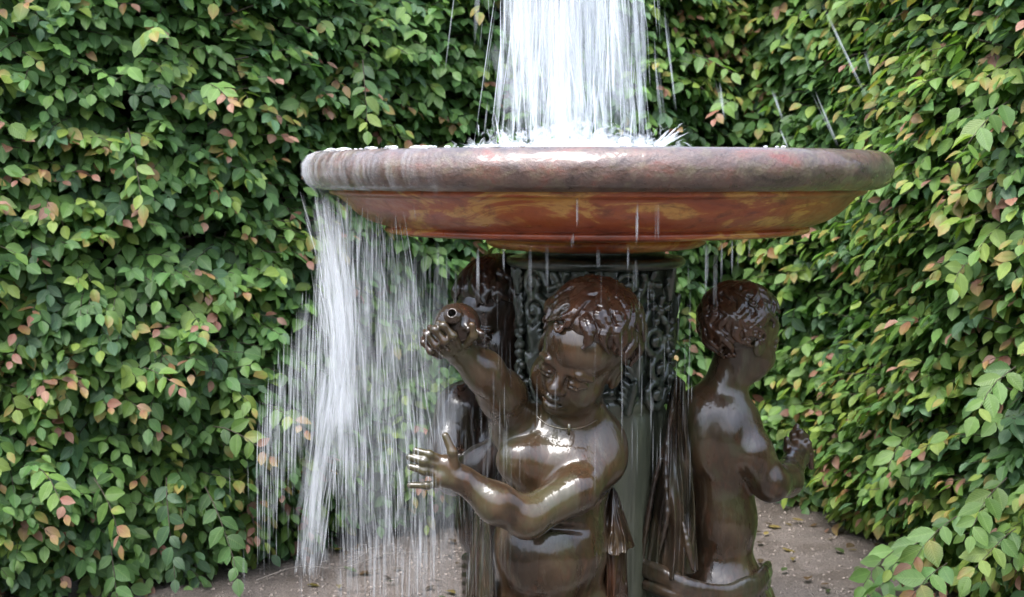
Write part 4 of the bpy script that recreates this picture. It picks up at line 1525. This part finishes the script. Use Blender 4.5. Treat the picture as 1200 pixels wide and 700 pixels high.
# the thin veil to the right of them
for i in range(1000):
    px = 395 + 205 * rw.random() ** .9
    y0 = rw.uniform(225 if px < 470 else 282, 650)
    l = rw.uniform(15, 110)
    Y = rw.uniform(-.58, -.15) if px < 520 else rw.uniform(-.50, -.3)
    k = 1 if px < 490 else max(.2, 1 - (px - 490) / 60)
    if px > 535 and y0 < 470 and rw.random() < .8: continue
    items.append((fall(px, y0, y0 + l, Y, rw.uniform(-.05, .02)), rw.uniform(.0006, .0026), k * rw.uniform(.05, .32)))
for i in range(110):
    px = rw.uniform(410, 530); y0 = rw.uniform(270, 580)
    items.append((fall(px, y0, y0 + rw.uniform(60, 190), rw.uniform(-.5, -.15)), rw.uniform(.006, .020), rw.uniform(.02, .07)))
# spray flung out to the left
for i in range(420):
    px = 300 + 90 * rw.random() ** .8
    top = 470 - (px - 300) * 2.4
    y0 = top + rw.random() * 150
    items.append((fall(px, y0, y0 + rw.uniform(20, 100), rw.uniform(-.25, .1), -.05), rw.uniform(.0007, .0022), rw.uniform(.08, .40)))
# low spray over the gravel
for i in range(500):
    px = rw.gauss(470, 70); y0 = rw.uniform(520, 690)
    items.append((fall(px, y0, y0 + rw.uniform(12, 60), rw.uniform(-.4, .2)), rw.uniform(.0006, .0015), rw.uniform(.06, .32)))
# film of water clinging to the rim as it goes over the lip
lip = [(.640, 1.421), (.660, 1.419), (.677, 1.410), (.689, 1.391), (.6895, 1.366), (.680, 1.345), (.668, 1.333), (.660, 1.318)]
for i in range(230):
    a = math.pi + rw.uniform(-.35, 1.05)
    k0 = rw.randint(0, 3); k1 = rw.randint(k0 + 3, 8)
    da = rw.gauss(0, .004)
    items.append(([np.array((r_ * math.cos(a + da * j), r_ * math.sin(a + da * j), z_)) for j, (r_, z_) in enumerate(lip[k0:k1])], rw.uniform(.0025, .0100), rw.uniform(.02, .11)))
strands('water_curtain', items, M_VEIL, 'milky curtain of water spilling over the left side of the basin rim')

# single trickles dropping from the underside of the basin and the front of the rim
items = []
for (px, y0, y1, Y, o, rd) in [(676, 226, 268, -.62, .5, .0022), (746, 236, 290, -.62, .55, .0022), (770, 230, 285, -.62, .3, .0018), (672, 268, 296, -.5, .4, .0018),
                               (736, 284, 330, -.5, .5, .002), (744, 300, 345, -.45, .3, .0016), (828, 276, 345, -.42, .55, .0022), (846, 276, 330, -.4, .45, .002), (858, 278, 325, -.4, .5, .0026),
                               (868, 276, 318, -.38, .4, .002), (880, 274, 312, -.36, .35, .002), (640, 284, 350, -.5, .25, .0018), (622, 284, 360, -.5, .25, .0018),
                               (590, 286, 330, -.5, .25, .0018), (700, 286, 318, -.5, .25, .0016), (560, 284, 350, -.5, .4, .002), (838, 280, 370, -.3, .35, .002)]:
    for j in range(3):
        items.append((fall(px + rw.gauss(0, 1.2), y0 + rw.uniform(-2, 8), y1 + rw.uniform(-15, 6), Y), rd * rw.uniform(.6, 1.5), o * .6))
for i in range(110):
    px = rw.uniform(560, 815); y0 = rw.uniform(296, 520)
    if px < 720 and rw.random() < .7: continue
    items.append((fall(px, y0, y0 + rw.uniform(15, 90), rw.uniform(-.56, -.45)), rw.uniform(.0006, .0020), rw.uniform(.04, .20)))
strands('dripping_water', items, M_VEIL, 'thin threads of water dripping from the underside of the basin')
# drops flung out over the right of the rim
items = []
for (x0, y0, x1, y1, Y) in [(964, 5, 1016, 114, .3), (954, 107, 982, 172, .2), (904, 105, 918, 142, .3), (1012, 60, 1022, 90, .3), (914, 150, 924, 176, .3), (842, 95, 850, 140, .3), (780, 20, 792, 130, .1), (768, 60, 776, 150, .1), (590, 60, 582, 150, .1)]:
    for j in range(4):
        a = P(x0 + rw.gauss(0, 1.5), y0, Y); b = P(x1 + rw.gauss(0, 1.5), y1, Y)
        items.append(([a + (b - a) * t for t in np.linspace(0, 1, 6)], rw.uniform(.0014, .0040), rw.uniform(.06, .2)))
strands('flung_drops', items, M_VEIL, 'slanting drops of water flung out over the right of the basin')
